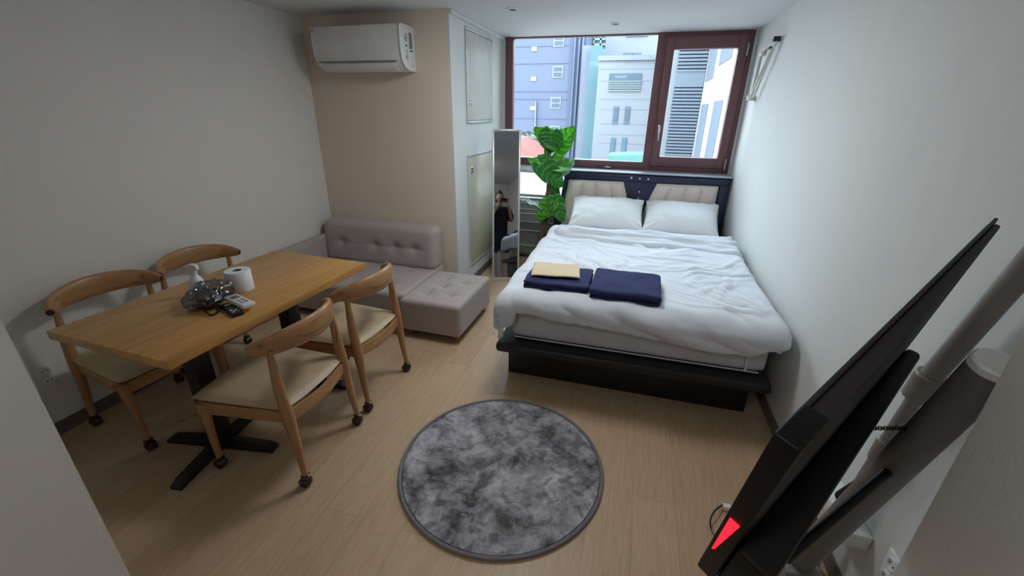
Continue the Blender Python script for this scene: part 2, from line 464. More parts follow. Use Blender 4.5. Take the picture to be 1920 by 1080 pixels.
# hall door at the far end (seen only in the mirror)
d = empty('door_1', (-0.95, YB, 0)); tag(d, kind='structure')
bm = bmesh.new(); box(bm, -0.47, -0.42, -0.0, 0.04, 0, 2.1); box(bm, 0.42, 0.47, 0, 0.04, 0, 2.1); box(bm, -0.47, 0.47, 0, 0.04, 2.05, 2.1)
link('door_frame', bm, M_WHITE, d, 0)
bm = bmesh.new(); box(bm, -0.42, 0.42, 0, 0.02, 0.01, 2.05); link('door_leaf', bm, M_PANELW, d, 0)
link('door_glass', BX(-0.18, 0.18, 0.02, 0.025, 1.45, 1.85), M_SCREEN, d, 0)
bm = bmesh.new(); lathe(bm, [(0.01, 0), (0.01, 0.04), (0.024, 0.045), (0.024, 0.06), (0.01, 0.065)], (0.36, 0.02, 1.0), 16, (0, 1, 0)); link('door_handle', bm, M_CHROME, d)

# main window
wn = empty('window_1', (0, 0, 0)); tag(wn, kind='structure')
bm = bmesh.new(); y0, y1 = -0.005, 0.07
box(bm, -2.281, -2.2, y0, y1, 1.035, ZC, 0.004); box(bm, -0.826, -0.715, y0, y1, 1.035, ZC, 0.004)
box(bm, -0.075, -0.02, y0, y1, 1.035, ZC, 0.004); box(bm, -2.2, -0.826, y0, y1, 1.035, 1.115, 0.004); box(bm, -0.715, -0.075, y0, y1, 1.035, 1.10, 0.004)
box(bm, -2.2, -0.826, y0 + 0.02, y1, ZC - 0.012, ZC, 0.0); box(bm, -0.715, -0.075, y0, y1, ZC - 0.05, ZC, 0.004)
link('window_frame', bm, M_BROWN, wn)
bm = bmesh.new(); a0, a1 = -0.745, -0.062; ys = -0.03
box(bm, a0, -0.672, ys, 0.05, 1.085, 2.215, 0.005); box(bm, -0.139, a1, ys, 0.05, 1.085, 2.215, 0.005)
box(bm, -0.672, -0.139, ys, 0.05, 1.085, 1.178, 0.005); box(bm, -0.672, -0.139, ys, 0.05, 2.113, 2.215, 0.005)
sash = link('sash', bm, M_BROWN, wn)
link('sash_glass', BX(-0.68, -0.13, 0.015, 0.02, 1.17, 2.12), M_GLASS, sash, 0)
link('fixed_glass', BX(-2.205, -0.82, 0.03, 0.035, 1.11, ZC - 0.01), M_GLASS, wn, 0)
bm = bmesh.new(); box(bm, -0.722, -0.695, ys - 0.012, ys, 1.40, 1.47, 0.003)
tube(bm, [(-0.708, ys - 0.01, 1.455), (-0.708, ys - 0.045, 1.455), (-0.708, ys - 0.05, 1.44), (-0.708, ys - 0.05, 1.33)], [0.008, 0.009, 0.009, 0.008], 10)
link('window_handle', bm, M_SILVER, sash)
for z in (1.13, 2.10):
    bm = bmesh.new(); tube(bm, [(-0.066, ys - 0.012, z - 0.05), (-0.066, ys - 0.012, z + 0.05)], 0.008, 10); link('hinge', bm, M_SILVER, sash)
bm = bmesh.new(); box(bm, -1.20, -1.13, -0.03, -0.004, 1.045, 1.06, 0.003); box(bm, -1.175, -1.155, -0.045, -0.004, 1.05, 1.068, 0.003); link('latch', bm, M_SILVER, wn)

# lower light under the main window, left of the headboard
w2 = empty('window_2', (0, 0, 0)); tag(w2, kind='structure')
bm = bmesh.new(); box(bm, -2.28, -2.25, -0.004, 0.06, 0.70, 1.0, 0.003); box(bm, -1.55, -1.52, -0.004, 0.06, 0.70, 1.0, 0.003)
box(bm, -2.25, -1.55, -0.004, 0.06, 0.70, 0.725, 0.003); box(bm, -2.25, -1.55, -0.004, 0.06, 0.985, 1.0, 0.003)
link('window_frame', bm, M_RAILW, w2)
link('glass', BX(-2.26, -1.54, 0.03, 0.035, 0.71, 0.99), M_GLASS, w2, 0)

# grey slatted radiator cover below it
rc = empty('slatted_radiator_cover', (-1.93, -0.08, 0)); tag(rc, 'grey slatted metal panel with light rails under the window, left of the headboard', 'radiator cover')
link('panel', BX(-0.36, 0.25, -0.02, 0.07, 0.06, 0.70, bev=0.004), M_SLAT, rc)
for i, z in enumerate((0.672, 0.645, 0.575, 0.525, 0.435, 0.335, 0.16)):
    link('rail', BX(-0.36, 0.25, -0.034, -0.021, z - 0.006, z + 0.006, bev=0.003), M_RAILW, rc)
for x in (-0.33, 0.18): link('foot', BX(x, x + 0.05, -0.01, 0.06, 0, 0.059), M_SLAT, rc)


def access_panel(z0, z1, ya, yb, m, label, kz):
    e = empty('access_panel', (XP, (ya + yb) / 2, z0)); tag(e, label, 'panel', 'closet access panels beside the window')
    h = (yb - ya) / 2; H = z1 - z0
    bm = bmesh.new()
    for (a, b, c, d_) in ((-h, h, 0, 0.018), (-h, h, H - 0.018, H), (-h, -h + 0.018, 0.018, H - 0.018), (h - 0.018, h, 0.018, H - 0.018)):
        box(bm, 0.001, 0.012, a, b, c, d_, 0.002)
    link('frame', bm, M_RAILW, e)
    link('gap', BX(0.001, 0.003, -h + 0.017, h - 0.017, 0.017, H - 0.017), M_GASKET, e, 0)
    link('leaf', BX(0.003, 0.01, -h + 0.023, h - 0.022, 0.022, H - 0.022, bev=0.002), m, e)
    bm = bmesh.new(); lathe(bm, [(0.03, 0), (0.03, 0.004), (0.026, 0.008)], (0.01, -h + 0.075, kz - z0), 20, (1, 0, 0))
    lk = link('lock', bm, M_CHROME if kz < 1.3 else M_WHITE, e)
    bm = bmesh.new()
    for dz in (-0.013, 0.013): box(bm, 0.018, 0.022, -h + 0.068, -h + 0.082, kz - z0 + dz - 0.007, kz - z0 + dz + 0.007, 0.002)
    link('keyhole', bm, M_BLACKP, lk)
    return e


access_panel(1.475, 2.192, -1.02, -0.345, M_PANELW, 'off-white upper closet panel with round white lock near the ceiling', 1.64)
access_panel(0.185, 1.215, -1.035, -0.30, M_TEALPANEL, 'beige lower closet panel with chrome lock behind the standing mirror', 1.08)
struct('baseboard_closet', BX(XP, XP + 0.012, YP, 0, 0, 0.07), M_SKIRT)
# outlets
def outlet(loc, rot, label):
    e = empty('wall_outlet', loc); e.rotation_euler = rot; tag(e, label, 'outlet')
    link('plate', BX(-0.036, 0.036, -0.01, -0.001, -0.06, 0.06, bev=0.003), M_WHITE, e)
    for dz in (-0.028, 0.028):
        bm = bmesh.new(); lathe(bm, [(0.021, 0), (0.021, 0.004), (0.017, 0.005), (0.016, 0.001)], (0, -0.01, dz), 20, (0, -1, 0)); s = link('socket', bm, M_WHITE, e)
        bm = bmesh.new()
        for dx in (-0.009, 0.009): lathe(bm, [(0.0028, 0), (0.0028, 0.001)], (dx, -0.0125, dz), 8, (0, -1, 0))
        link('pin_hole', bm, M_BLACKP, s)


outlet((XL, -3.57, 0.33), (0, 0, math.radians(90)), 'white double wall outlet low on the left wall beside the table')
outlet((0.0, -3.53, 0.33), (0, 0, math.radians(-90)), 'white wall outlet on the right wall behind the television stand')

# ------------------------------------------------------------------ outside
def emat(name, c, k=0.28, **kw):
    c = srgb(*c); return mat(name, (c[0] * k, c[1] * k, c[2] * k, 1), 0.9, spec=0.05, **kw)


B_BLUE = emat('blue_grey_facade', (168, 180, 208), noise_scale=0.4, noise_amt=0.05)
B_BLUE2 = emat('dark_blue_facade', (155, 168, 200))
B_WHITE = emat('white_tile_facade', (216, 222, 232), noise_scale=0.5, noise_amt=0.02)
B_FAR = emat('far_white_facade', (216, 222, 230))
B_PINK = emat('pale_stone_pillar', (198, 204, 222))
B_GREEN = emat('teal_scaffold_net', (158, 200, 212))
B_TEAL = emat('teal_glass_facade', (150, 190, 210))
B_WIN = emat('outside_window_glass', (150, 172, 190))
B_WFR = emat('outside_window_frame', (240, 250, 255))
B_LOUV = emat('grey_louvres', (190, 202, 218))
B_LOUVD = emat('grey_louvre_gap', (130, 145, 165))
B_SIDE = emat('bright_white_facade', (255, 255, 255), 0.30)
B_SWIN = emat('grey_window_band', (172, 184, 202))
B_ROOF = emat('salmon_roof', (255, 175, 165))
B_CYAN = emat('pale_cyan_awning', (180, 250, 240), 0.25)

Y1 = 12.0


def px_rect(u0, v0, u1, v1, ax, val):
    a = at(u0, v0, ax, val); b = at(u1, v1, ax, val); return a, b


def front_building(name, label, u0, u1, vtop, Y, depth, m, ztop=None, zbot=-8):
    a = at(u0, vtop, 1, Y); b = at(u1, vtop, 1, Y)
    z = ztop if ztop is not None else (a.z + b.z) / 2
    return link(name, BX(a.x, b.x, Y, Y + depth, zbot, z), m, None, 0)


def facade_window(par, u, v, wd, ht, Y, m, framed=True, bars=1):
    c = at(u, v, 1, Y)
    bm = bmesh.new(); box(bm, c.x - wd / 2, c.x + wd / 2, Y - 0.03, Y - 0.001, c.z - ht / 2, c.z + ht / 2)
    f = link('window', bm, B_WFR if framed else m, par, 0)
    if framed:
        bm = bmesh.new(); e = 0.04
        for k in range(bars + 1):
            h = (ht - e * 2 - 0.04 * bars) / (bars + 1); zz = c.z - ht / 2 + e + k * (h + 0.04)
            box(bm, c.x - wd / 2 + e, c.x + wd / 2 - e, Y - 0.045, Y - 0.031, zz, zz + h)
        link('pane', bm, m, f, 0)
    return f


blue = front_building('office_building', '', 900, 1080, 60, 14, 6, B_BLUE, ztop=5.2)
blue.location.x += 0
tag(blue, 'blue-grey tower with small white-framed windows outside, left half of the window view', 'building')
for (u, v) in ((1048, 76), (1046, 135), (1042, 193), (1040, 246)): facade_window(blue, u, v, 0.42, 0.42, 14, B_WIN)
for (u, v) in ((1002, 92), (1000.5, 148), (999, 203)): facade_window(blue, u, v, 0.22, 0.16, 14, B_WFR, False)
for (v) in (88, 120, 172, 186, 222):
    p = at(975, v, 1, 14); bmx = bmesh.new(); box(bmx, p.x - 1, at(1066, v, 1, 14).x, 13.98, 14.0, p.z - 0.003, p.z + 0.003); link('cladding_seam', bmx, B_BLUE2, blue, 0)
a = at(1004, 190, 1, 13.95); link('drain_pipe', BX(a.x, a.x + 0.05, 13.9, 13.98, -3, a.z), B_FAR, blue, 0)
a = at(1069, 100, 1, 13.9); b = at(1098, 100, 1, 13.9)
rec = link('recessed_bay', BX(a.x, b.x, 13.9, 13.999, -8, 5.0), B_BLUE2, blue, 0)
for u in (1076, 1084, 1091):
    p = at(u, 100, 1, 13.8); link('drain_pipe', BX(p.x, p.x + 0.06, 13.75, 13.85, -8, 5.0), B_BLUE, blue, 0)

pil = front_building('stone_clad_building', '', 1093, 1109, 85, 13.2, 0.45, B_PINK, zbot=-8)
tag(pil, 'narrow pale stone building edge between the blue tower and the white building', 'building')
net = front_building('scaffold_net', '', 1107, 1128, 85, 12.6, 1.5, B_GREEN)
tag(net, 'teal scaffold netting strip left of the white building', 'scaffold')
teal = front_building('glass_tower', '', 1078, 1139, 40, 25, 5, B_TEAL, ztop=8)
tag(teal, 'distant teal glass tower above the scaffold netting', 'building')
bm = bmesh.new()
for u in (1100, 1113, 1126): p = at(u, 80, 1, 24.9); box(bm, p.x - 0.05, p.x + 0.05, 24.9, 24.999, 0, 8)
for v in (50, 62, 74, 84, 95): p = at(1100, v, 1, 24.9); box(bm, p.x - 1, p.x + 1.6, 24.9, 24.999, p.z - 0.05, p.z + 0.05)
link('mullions', bm, B_WFR, teal, 0)
wb = front_building('white_building', '', 1124, 1256, 106, 11, 6, B_WHITE)
tag(wb, 'white tiled building with louvred window and slit windows, centre of the window view', 'building')
a = at(1122, 106, 1, 10.95); b = at(1256, 106, 1, 10.95); link('parapet', BX(a.x, b.x, 10.9, 10.999, a.z - 0.12, a.z + 0.02), B_FAR, wb, 0)
a = at(1143, 138, 1, 11); b = at(1200, 171, 1, 11)
bm = bmesh.new(); box(bm, a.x, b.x, 10.97, 10.999, b.z, a.z); lw = link('louvred_window', bm, B_WIN, wb, 0)
bm = bmesh.new(); zz = b.z
while zz < b.z + (a.z - b.z) * 0.55: box(bm, a.x, b.x, 10.94, 10.969, zz, zz + 0.022); zz += 0.055
link('louvre', bm, B_WFR, lw, 0)
for (u, v) in ((1154, 216), (1175.5, 216), (1148.5, 274), (1169.5, 274)):
    c = at(u, v, 1, 11); fw = link('window', BX(c.x - 0.085, c.x + 0.085, 10.97, 10.999, c.z - 0.27, c.z + 0.27), B_SWIN, wb, 0)
    link('pane', BX(c.x - 0.06, c.x + 0.06, 10.955, 10.969, c.z - 0.18, c.z + 0.2), B_WIN if v < 250 else B_TEAL, fw, 0)
bm = bmesh.new()
for v in (130, 152, 186, 205, 232, 252, 268): p = at(1124, v, 1, 11); box(bm, p.x + 0.02, p.x + 1.9, 10.992, 10.999, p.z - 0.005, p.z + 0.005)
link('tile_seams', bm, emat('seam', (204, 211, 224)), wb, 0)
fb = front_building('apartment_block', '', 1140, 1262, 30, 19, 5, B_FAR, ztop=7.5)
tag(fb, 'far off-white block rising behind the white building roof', 'building')
for (u0, u1, v0, v1) in ((1175, 1215, 62, 68), (1170, 1186, 99, 106), (1188, 1202, 99, 106)):
    a = at(u0, v0, 1, 19); b = at(u1, v1, 1, 19); link('window', BX(a.x, b.x, 18.95, 18.999, b.z, a.z), B_SWIN, fb, 0)
# low things at the foot of the view
bm = bmesh.new(); a = at(965, 262, 1, 8); b = at(1004, 295, 1, 8)
prism(bm, [(a.x - 1.2, b.z - 1), (a.x - 1.2, a.z), (a.x + 0.0, a.z), (b.x + 0.05, b.z), (b.x + 0.05, b.z - 1)], 1, 8, 10)
tag(link('tiled_roof', bm, B_ROOF, None, 0), 'small salmon-coloured roof outside, just above the mirror', 'roof')
a = at(1140, 290, 1, 6); b = at(1212, 300, 1, 6)
bm = bmesh.new(); prism(bm, [(a.x, a.z - 0.5), (a.x, a.z - 0.02), (b.x, a.z + 0.03), (b.x, a.z - 0.5)], 1, 6, 7)
tag(link('roof_awning', bm, B_CYAN, None, 0), 'pale cyan awning at the foot of the white building outside', 'awning')
a = at(950, 290, 1, 5); b = at(1140, 300, 1, 5)
tag(link('white_parapet', BX(a.x, b.x, 5, 5.3, -3, a.z - 0.05), B_SIDE, None, 0), 'white parapet wall outside below the blue tower', 'parapet')

# building with louvred bays behind the opening sash, and its bright side wall
YL = 9.0
l0 = at(1259, 200, 1, YL).x; l1 = at(1311, 200, 1, YL).x
lb = link('louvred_building', BX(l0 - 0.35, l1, YL, YL + 1.9, -8, 5), B_FAR, None, 0)
tag(lb, 'grey louvred building front seen through the opening window sash', 'building')
for (va, vb) in ((60, 135), (160, 292)):
    za = at(1290, va, 1, YL).z; zb = at(1290, vb, 1, YL).z
    bay = link('louvre_bay', BX(l0, l1, YL - 0.06, YL - 0.001, zb, za), B_LOUVD, lb, 0)
    bm = bmesh.new(); z = zb
    while z < za: box(bm, l0, l1, YL - 0.12, YL - 0.061, z, z + 0.05); z += 0.085
    link('louvre', bm, B_LOUV, bay, 0)
za = at(1290, 135, 1, YL).z; zb = at(1290, 160, 1, YL).z
link('spandrel', BX(l0, l1, YL - 0.1, YL - 0.001, zb, za), B_LOUV, lb, 0)
sb = link('side_building', BX(l1 + 0.01, l1 + 3, 1.2, YL + 4, -8, 3.9), B_SIDE, None, 0)
tag(sb, 'bright white side wall of the neighbouring building with grey window bands', 'building')
XS = l1 + 0.01
for (u0, u1, vt, vb) in ((1317, 1329, 196, 296), (1340, 1356, 190, 296), (1337, 1350, 70, 139), (1359, 1381, 60, 116)):
    a = at(u0, vt, 0, XS); c = at(u1, vt, 0, XS); m_ = (a.y + c.y) / 2
    zt = at(u0, vt, 0, XS).z; zb = CAM.z + (m_ - CAM.y) * math.tan(math.radians(-14.5 if vb > 200 else (3.4 if vb > 130 else 5.2)))
    link('window_band', BX(XS - 0.012, XS - 0.001, c.y, a.y, min(zb, zt), max(zt, zb)), B_SWIN, sb, 0)
# ------------------------------------------------------------------ bed
BXL, BXR = -1.565, -0.07
bed = empty('bed', ((BXL + BXR) / 2, -1.3, 0)); tag(bed, 'double bed with black wooden platform and padded navy headboard against the window wall', 'bed')


def local(bm, e):
    bmesh.ops.transform(bm, matrix=Matrix.Translation(-e.location), verts=bm.verts); return bm


bm = BX(-1.527, -0.12, -2.385, -0.35, 0.0, 0.235, bev=0.004); link('base', local(bm, bed), M_BEDWOOD, bed)
bm = BX(BXL, BXR, -2.545, -0.26, 0.236, 0.298, bev=0.022, seg=4); link('platform', local(bm, bed), M_BEDWOOD, bed)
# headboard: outer frame with slanted face
bm = bmesh.new()
prism(bm, [(-1.665, 0.0), (-1.66, 0.34), (-1.612, 0.69), (-1.575, 1.005), (-0.022, 1.02), (-0.006, 1.0), (-0.004, 0.0)], 1, -0.2, -0.06, bev=0.008)
hb = link('headboard', local(bm, bed), M_HEAD, bed)
bm = bmesh.new(); box(bm, -1.585, -0.008, -0.225, -0.045, 1.022, 1.036, 0.004); link('headboard_cap', local(bm, bed), M_HEADTOP, bed)
bm = bmesh.new(); tube(bm, [(-0.012, -0.205, 0.30), (-0.012, -0.205, 1.0)], 0.004, 8); link('metal_trim', local(bm, bed), M_SILVER, hb)
# raised border around the pads
bm = bmesh.new()
prism(bm, [(-1.58, 0.95), (-0.03, 0.955), (-0.03, 1.01), (-1.575, 1.01)], 1, -0.222, -0.201, 0.006)
prism(bm, [(-0.10, 0.3), (-0.02, 0.3), (-0.02, 0.95), (-0.10, 0.945)], 1, -0.222, -0.201, 0.006)
prism(bm, [(-1.655, 0.3), (-1.585, 0.3), (-1.545, 0.94), (-1.58, 0.945)], 1, -0.222, -0.201, 0.006)
link('border', local(bm, bed), M_HEAD, hb)


def pad(outline_top, outline_bot, npl, name):
    """pleated pad between a top line and a bottom line of points (x,z)"""
    bm = bmesh.new(); nu, nv = npl * 10, 26; G = []
    for i in range(nu + 1):
        u = i / nu; row = []
        (tx0, tz0), (tx1, tz1) = outline_top; (bx0, bz0), (bx1, bz1) = outline_bot
        for j in range(nv + 1):
            v = j / nv
            bend = 0.045 * math.sin(math.pi * v) * (1 if tx0 > -1.0 else 1)
            x = (tx0 + (tx1 - tx0) * u) * (1 - v) + (bx0 + (bx1 - bx0) * u) * v
            z = (tz0 + (tz1 - tz0) * u) * (1 - v) + (bz0 + (bz1 - bz0) * u) * v
            f = (u * npl) % 1; puff = abs(math.sin(math.pi * f)) ** 0.45 if 0 < i < nu else 0
            edge = min(1, v / 0.06, (1 - v) / 0.06) ** 0.5 if 0 < v < 1 else 0
            y = -0.201 - 0.034 * max(0.15, puff) * edge
            x += (bend if tx0 < -1 else -bend) * (u if tx0 < -1 else (1 - u)) * 0.6
            row.append(bm.verts.new((x, y, z)))
        G.append(row)
    for i in range(nu):
        for j in range(nv): bm.faces.new([G[i][j], G[i + 1][j], G[i + 1][j + 1], G[i][j + 1]])
    return link(name, local(bm, bed), M_PAD, hb, smooth=50)


pad(((-1.53, 0.935), (-0.985, 0.94)), ((-1.62, 0.36), (-0.87, 0.36)), 4, 'padding')
pad(((-0.665, 0.94), (-0.11, 0.945)), ((-0.80, 0.36), (-0.11, 0.36)), 4, 'padding')
for (x, z) in ((-0.913, 0.984), (-0.833, 0.983), (-0.753, 0.981), (-0.825, 0.85), (-0.825, 0.785), (-0.825, 0.722)):
    bm = bmesh.new(); lathe(bm, [(0.0115, 0), (0.0115, 0.004), (0.008, 0.009), (0.002, 0.011)], (x, -0.201 if z < 0.9 else -0.222, z), 14, (0, -1, 0)); link('stud', local(bm, bed), M_CHROME, hb)

# mattress
MXL, MXR, MYF, MYB, MZ = -1.50, -0.085, -2.45, -0.24, 0.525
mt = empty('mattress', ((MXL + MXR) / 2, -1.35, 0.299)); tag(mt, 'grey fabric-covered mattress on the black bed platform under the white duvet', 'mattress')
bm = bmesh.new(); softbox(bm, ((MXL + MXR) / 2, (MYF + MYB) / 2, (0.299 + MZ) / 2), (MXR - MXL, MYB - MYF, MZ - 0.299), 0.045, 24)
body = link('mattress_body', local(bm, mt), M_MATT, mt)
bm = bmesh.new()
for z in (0.312,):
    tube(bm, [(MXL + 0.03, MYF - 0.004, z), (MXR - 0.04, MYF - 0.004, z)], 0.005, 8)
link('piping', local(bm, mt), M_MATT, body)
bm = bmesh.new(); prism(bm, [(MXR - 0.115, 0.40), (MXR - 0.10, 0.42), (MXR - 0.098, 0.315), (MXR - 0.112, 0.315)], 1, MYF - 0.008, MYF - 0.001, 0.002); link('corner_strap', local(bm, mt), M_LINEN, body)


# duvet: a cloth draped over the mattress
def fold(d, R=0.055):
    """distance past the edge -> (outward, down)"""
    if d <= 0: return 0.0, 0.0
    L_ = R * math.pi / 2
    if d < L_: a = d / R; return R * math.sin(a), R * (1 - math.cos(a))
    return R, R + d - L_


def lerp_tab(x, tab):
    for (a, b), (c, d_) in zip(tab, tab[1:]):
        if x <= c: return b + (d_ - b) * max(0, (x - a)) / (c - a)
    return tab[-1][1]


def sm(a, b, x):
    t = max(0, min(1, (x - a) / (b - a))); return t * t * (3 - 2 * t)


HEM = [(-1.70, 0.30), (-1.52, 0.22), (-1.475, 0.20), (-1.455, 0.105), (-1.3, 0.11), (-1.15, 0.125), (-0.9, 0.135), (-0.74, 0.155), (-0.46, 0.17), (-0.23, 0.18), (-0.12, 0.13), (0, 0.10)]
TOPZ = 0.592
LIFT = 0.0
wr = random.Random(3)
folds = []
for k in range(46):   # long soft creases: position, direction, length, width, height
    x = wr.uniform(-1.5, -0.1); y = wr.uniform(-2.45, -1.0); a = wr.gauss(0.35, 0.55) if x > -0.8 else wr.gauss(2.6, 0.6)
    if y < -2.1: a = wr.gauss(-0.5, 0.35)
    folds.append((x, y, a, wr.uniform(0.12, 0.5), wr.uniform(0.008, 0.024), wr.uniform(0.005, 0.016)))
for k in range(14):   # fan of pulls into the right front corner
    a = math.radians(95 + k * 6.3); L_ = wr.uniform(0.25, 0.6); folds.append((-0.10 + math.cos(a) * L_ * 0.6, -2.42 + math.sin(a) * L_ * 0.6, a, L_ * 0.5, 0.014, wr.uniform(0.006, 0.014)))


def crease(x, y):
    s = 0
    for (fx, fy, a, ln, wd, h) in folds:
        dx, dy = x - fx, y - fy; c, sn = math.cos(a), math.sin(a)
        p = dx * c + dy * sn; q = -dx * sn + dy * c + 0.03 * math.sin(p * 9 + fx * 20)
        if abs(p) > ln or abs(q) > wd * 3: continue
        s += h * math.exp(-(q / wd) ** 2) * (1 - (p / ln) ** 2)
    return s


def duvet_z(x, y):
    n = 0.018 * noise.noise(Vector((x * 3, y * 3, 1))) + 0.009 * noise.noise(Vector((x * 9, y * 7, 5))) + 0.002 * noise.noise(Vector((x * 30, y * 24, 2)))
    return n + min(0.022, crease(x, y)) * (1 - 0.6 * sm(-2.36, -2.44, y) if y < -2.3 else 1)


bm = bmesh.new()
NX, NY = 150, 170
X0, X1 = -1.50 - 0.20, -0.098 + 0.12
Y0_, Y1_ = -2.44 - 0.36, -0.86
top = []
for i in range(NX + 1):
    row = []
    for j in range(NY + 1):
        s = X0 + (X1 - X0) * i / NX
        hem = lerp_tab(s, HEM) + 0.012 * noise.noise(Vector((s * 14, 0, 3))) * sm(-1.46, -1.40, s)
        yf = -2.44; v = j / NY
        tlen = (Y1_ - yf)
        tt = -hem + (tlen + hem) * v                     # cloth coordinate measured from the front edge
        d_f = max(0, -tt); y = yf + max(0, tt)
        # left edge wanders along the bed
        xl = -1.50 + 0.02 * noise.noise(Vector((0, y * 4, 0)))
        xr = -0.10
        d_l = max(0, xl - s); d_r = max(0, s - xr)
        ox, dzx = fold(d_l, 0.05); oxr, dzr = fold(d_r, 0.04); oy, dzy = fold(d_f, 0.06)
        x = max(xl, min(s, xr)) - ox + oxr * 0.8
        yy = y - oy
        drop = max(dzx, dzy, dzr) if min(max(dzx, dzr), dzy) <= 0 else (dzx ** 2 + dzy ** 2 + dzr ** 2) ** 0.5
        drop = min(drop, 0.25 if d_l > 0.02 else 0.235)
        side = (1 if (d_l > 0 or d_f > 0 or d_r > 0) else 0)
        c = duvet_z(s, y if tt > 0 else yf + tt)
        z = TOPZ - drop
        # loft: puffed towards the front edge
        z += 0.008 * math.exp(-((y - yf) / 0.12) ** 2) * (0 if d_f > 0.06 else 1) * sm(xl, xl + .1, s)
        if side:
            k = sm(0, 0.08, max(d_l, d_f, d_r))
            # ripples on hanging part
            rip = 0.030 * noise.noise(Vector((s * 5 - d_f * 14, d_f * 10, 2))) + 0.012 * noise.noise(Vector((s * 16 - d_f * 30, d_f * 20, 7)))
            yy -= k * (rip * sm(-1.47, -1.38, s) + 0.016) if d_f > 0 else 0
            if d_f > 0: yy -= 0.02 * math.sin(min(1, d_f / max(hem, 1e-3)) * math.pi)      # puff
            x -= k * (0.002 + 0.012 * noise.noise(Vector((y * 9, 3, 0)))) if d_l > 0 else 0
            z += c * (1 - k)
        else:
            z += c
        x = min(x, -0.018)
        row.append(bm.verts.new((x, yy, z)))
    top.append(row)
for i in range(NX):
    for j in range(NY): bm.faces.new([top[i][j], top[i + 1][j], top[i + 1][j + 1], top[i][j + 1]])
dv = empty('duvet', (-0.8, -1.7, 0.55)); tag(dv, 'rumpled white duvet spread over the bed, hanging over its front edge', 'duvet')
do = link('duvet_cover', local(bm, dv), M_LINEN, dv, smooth=80)
md = do.modifiers.new('thick', 'SOLIDIFY'); md.thickness = 0.028; md.offset = -1
md = do.modifiers.new('sub', 'SUBSURF'); md.levels = 1; md.render_levels = 1

# the turned-back top edge: a fat soft roll lying across the duvet
bm = bmesh.new()
NU, NV = 150, 36; G = []
for i in range(NU + 1):
    u = i / NU; x = -1.555 + u * (1.555 - 0.03)
    yfront = -1.28 - 0.07 * u + 0.10 * sm(0.0, 0.18, 0.18 - u) + 0.02 * noise.noise(Vector((x * 4, 0, 0)))
    yback = -0.93 + 0.03 * noise.noise(Vector((x * 5, 4, 0))) + 0.08 * u
    row = []
    for j in range(NV + 1):
        v = j / NV
        y = yfront + (yback - yfront) * v
        prof = (sm(0, 0.10, v)) ** 0.6 * (1 - 0.75 * sm(0.75, 1.0, v))
        h = 0.014 + 0.044 * prof
        h += 0.026 * noise.noise(Vector((x * 2.2, y * 16 + 1.5 * math.sin(x * 2), 3))) + 0.010 * noise.noise(Vector((x * 6, y * 30, 8)))
        h += 0.022 * math.exp(-((v - 0.30 - 0.12 * u) / 0.06) ** 2) - 0.026 * math.exp(-((v - 0.42 - 0.12 * u) / 0.05) ** 2)
        # ends fall over the sides
        eL = sm(0, 0.06, u); eR = sm(0, 0.035, 1 - u)
        if u > 0.93: h += 0.010 * math.sin(y * 70) * sm(0.93, 0.98, u)
        z = TOPZ + max(0.004, h) * 1.0 - (1 - eL) * 0.12 - (1 - eR) * 0.06
        row.append(bm.verts.new((x, y, z)))
    G.append(row)
for i in range(NU):
    for j in range(NV): bm.faces.new([G[i][j], G[i + 1][j], G[i + 1][j + 1], G[i][j + 1]])
fo = link('turned_back_edge', local(bm, dv), M_LINEN, dv, smooth=80)
md = fo.modifiers.new('thick', 'SOLIDIFY'); md.thickness = 0.02; md.offset = -1


def pillow(name, label, cx, w_, d_, h_, loc, rot, seed):
    bm = bmesh.new(); n = 40; vs = {}
    for s in (1, -1):
        for i in range(n + 1):
            for j in range(n + 1):
                u, v = 2 * i / n - 1, 2 * j / n - 1
                edge = (i in (0, n) or j in (0, n))
                key = (i, j, 0 if edge else s)
                if key in vs: continue
                pu = (1 - abs(u) ** 2.6) ** 0.55; pv = (1 - abs(v) ** 2.4) ** 0.55
                h = pu * pv
                pinch = 1 - 0.07 * (1 - pv if abs(v) > .5 else 0) * 0
                x = u * w_ / 2 * (1 - 0.05 * (1 - v * v)* 0) * (1 - 0.045 * math.cos(v * math.pi / 2))
                y = v * d_ / 2 * (1 - 0.06 * math.cos(u * math.pi / 2))
                z = s * h * h_ / 2
                nz = noise.noise(Vector((x * 5 + seed, y * 5, s))) * 0.016 + noise.noise(Vector((x * 14, y * 14 + seed, s))) * 0.006
                corner = max(0, abs(u) + abs(v) - 1.2)
                nz += 0.008 * math.sin(math.atan2(v, u) * 26) * min(1, corner * 2) * (0 if edge else 1)
                z += nz * (0.3 if edge else 1)
                vs[key] = bm.verts.new((x, y, z))
    for s in (1, -1):
        for i in range(n):
            for j in range(n):
                k = lambda a, b: vs[(a, b, 0 if (a in (0, n) or b in (0, n)) else s)]
                bm.faces.new([k(i, j), k(i + 1, j), k(i + 1, j + 1), k(i, j + 1)])
    o = link(name, bm, M_PILLOW, None, smooth=80); o.location = loc; o.rotation_euler = rot
    tag(o, label, 'pillow', 'white pillows against the headboard'); return o


pillow('pillow', 'left white pillow leaning on the headboard above the turned-back duvet', 0, 0.69, 0.46, 0.20, (-1.105, -0.47, 0.672), (math.radians(28), 0, math.radians(2)), 1)
pillow('pillow', 'right white pillow leaning on the headboard beside the right wall', 0, 0.66, 0.46, 0.20, (-0.425, -0.46, 0.672), (math.radians(27), 0, math.radians(-3)), 9)


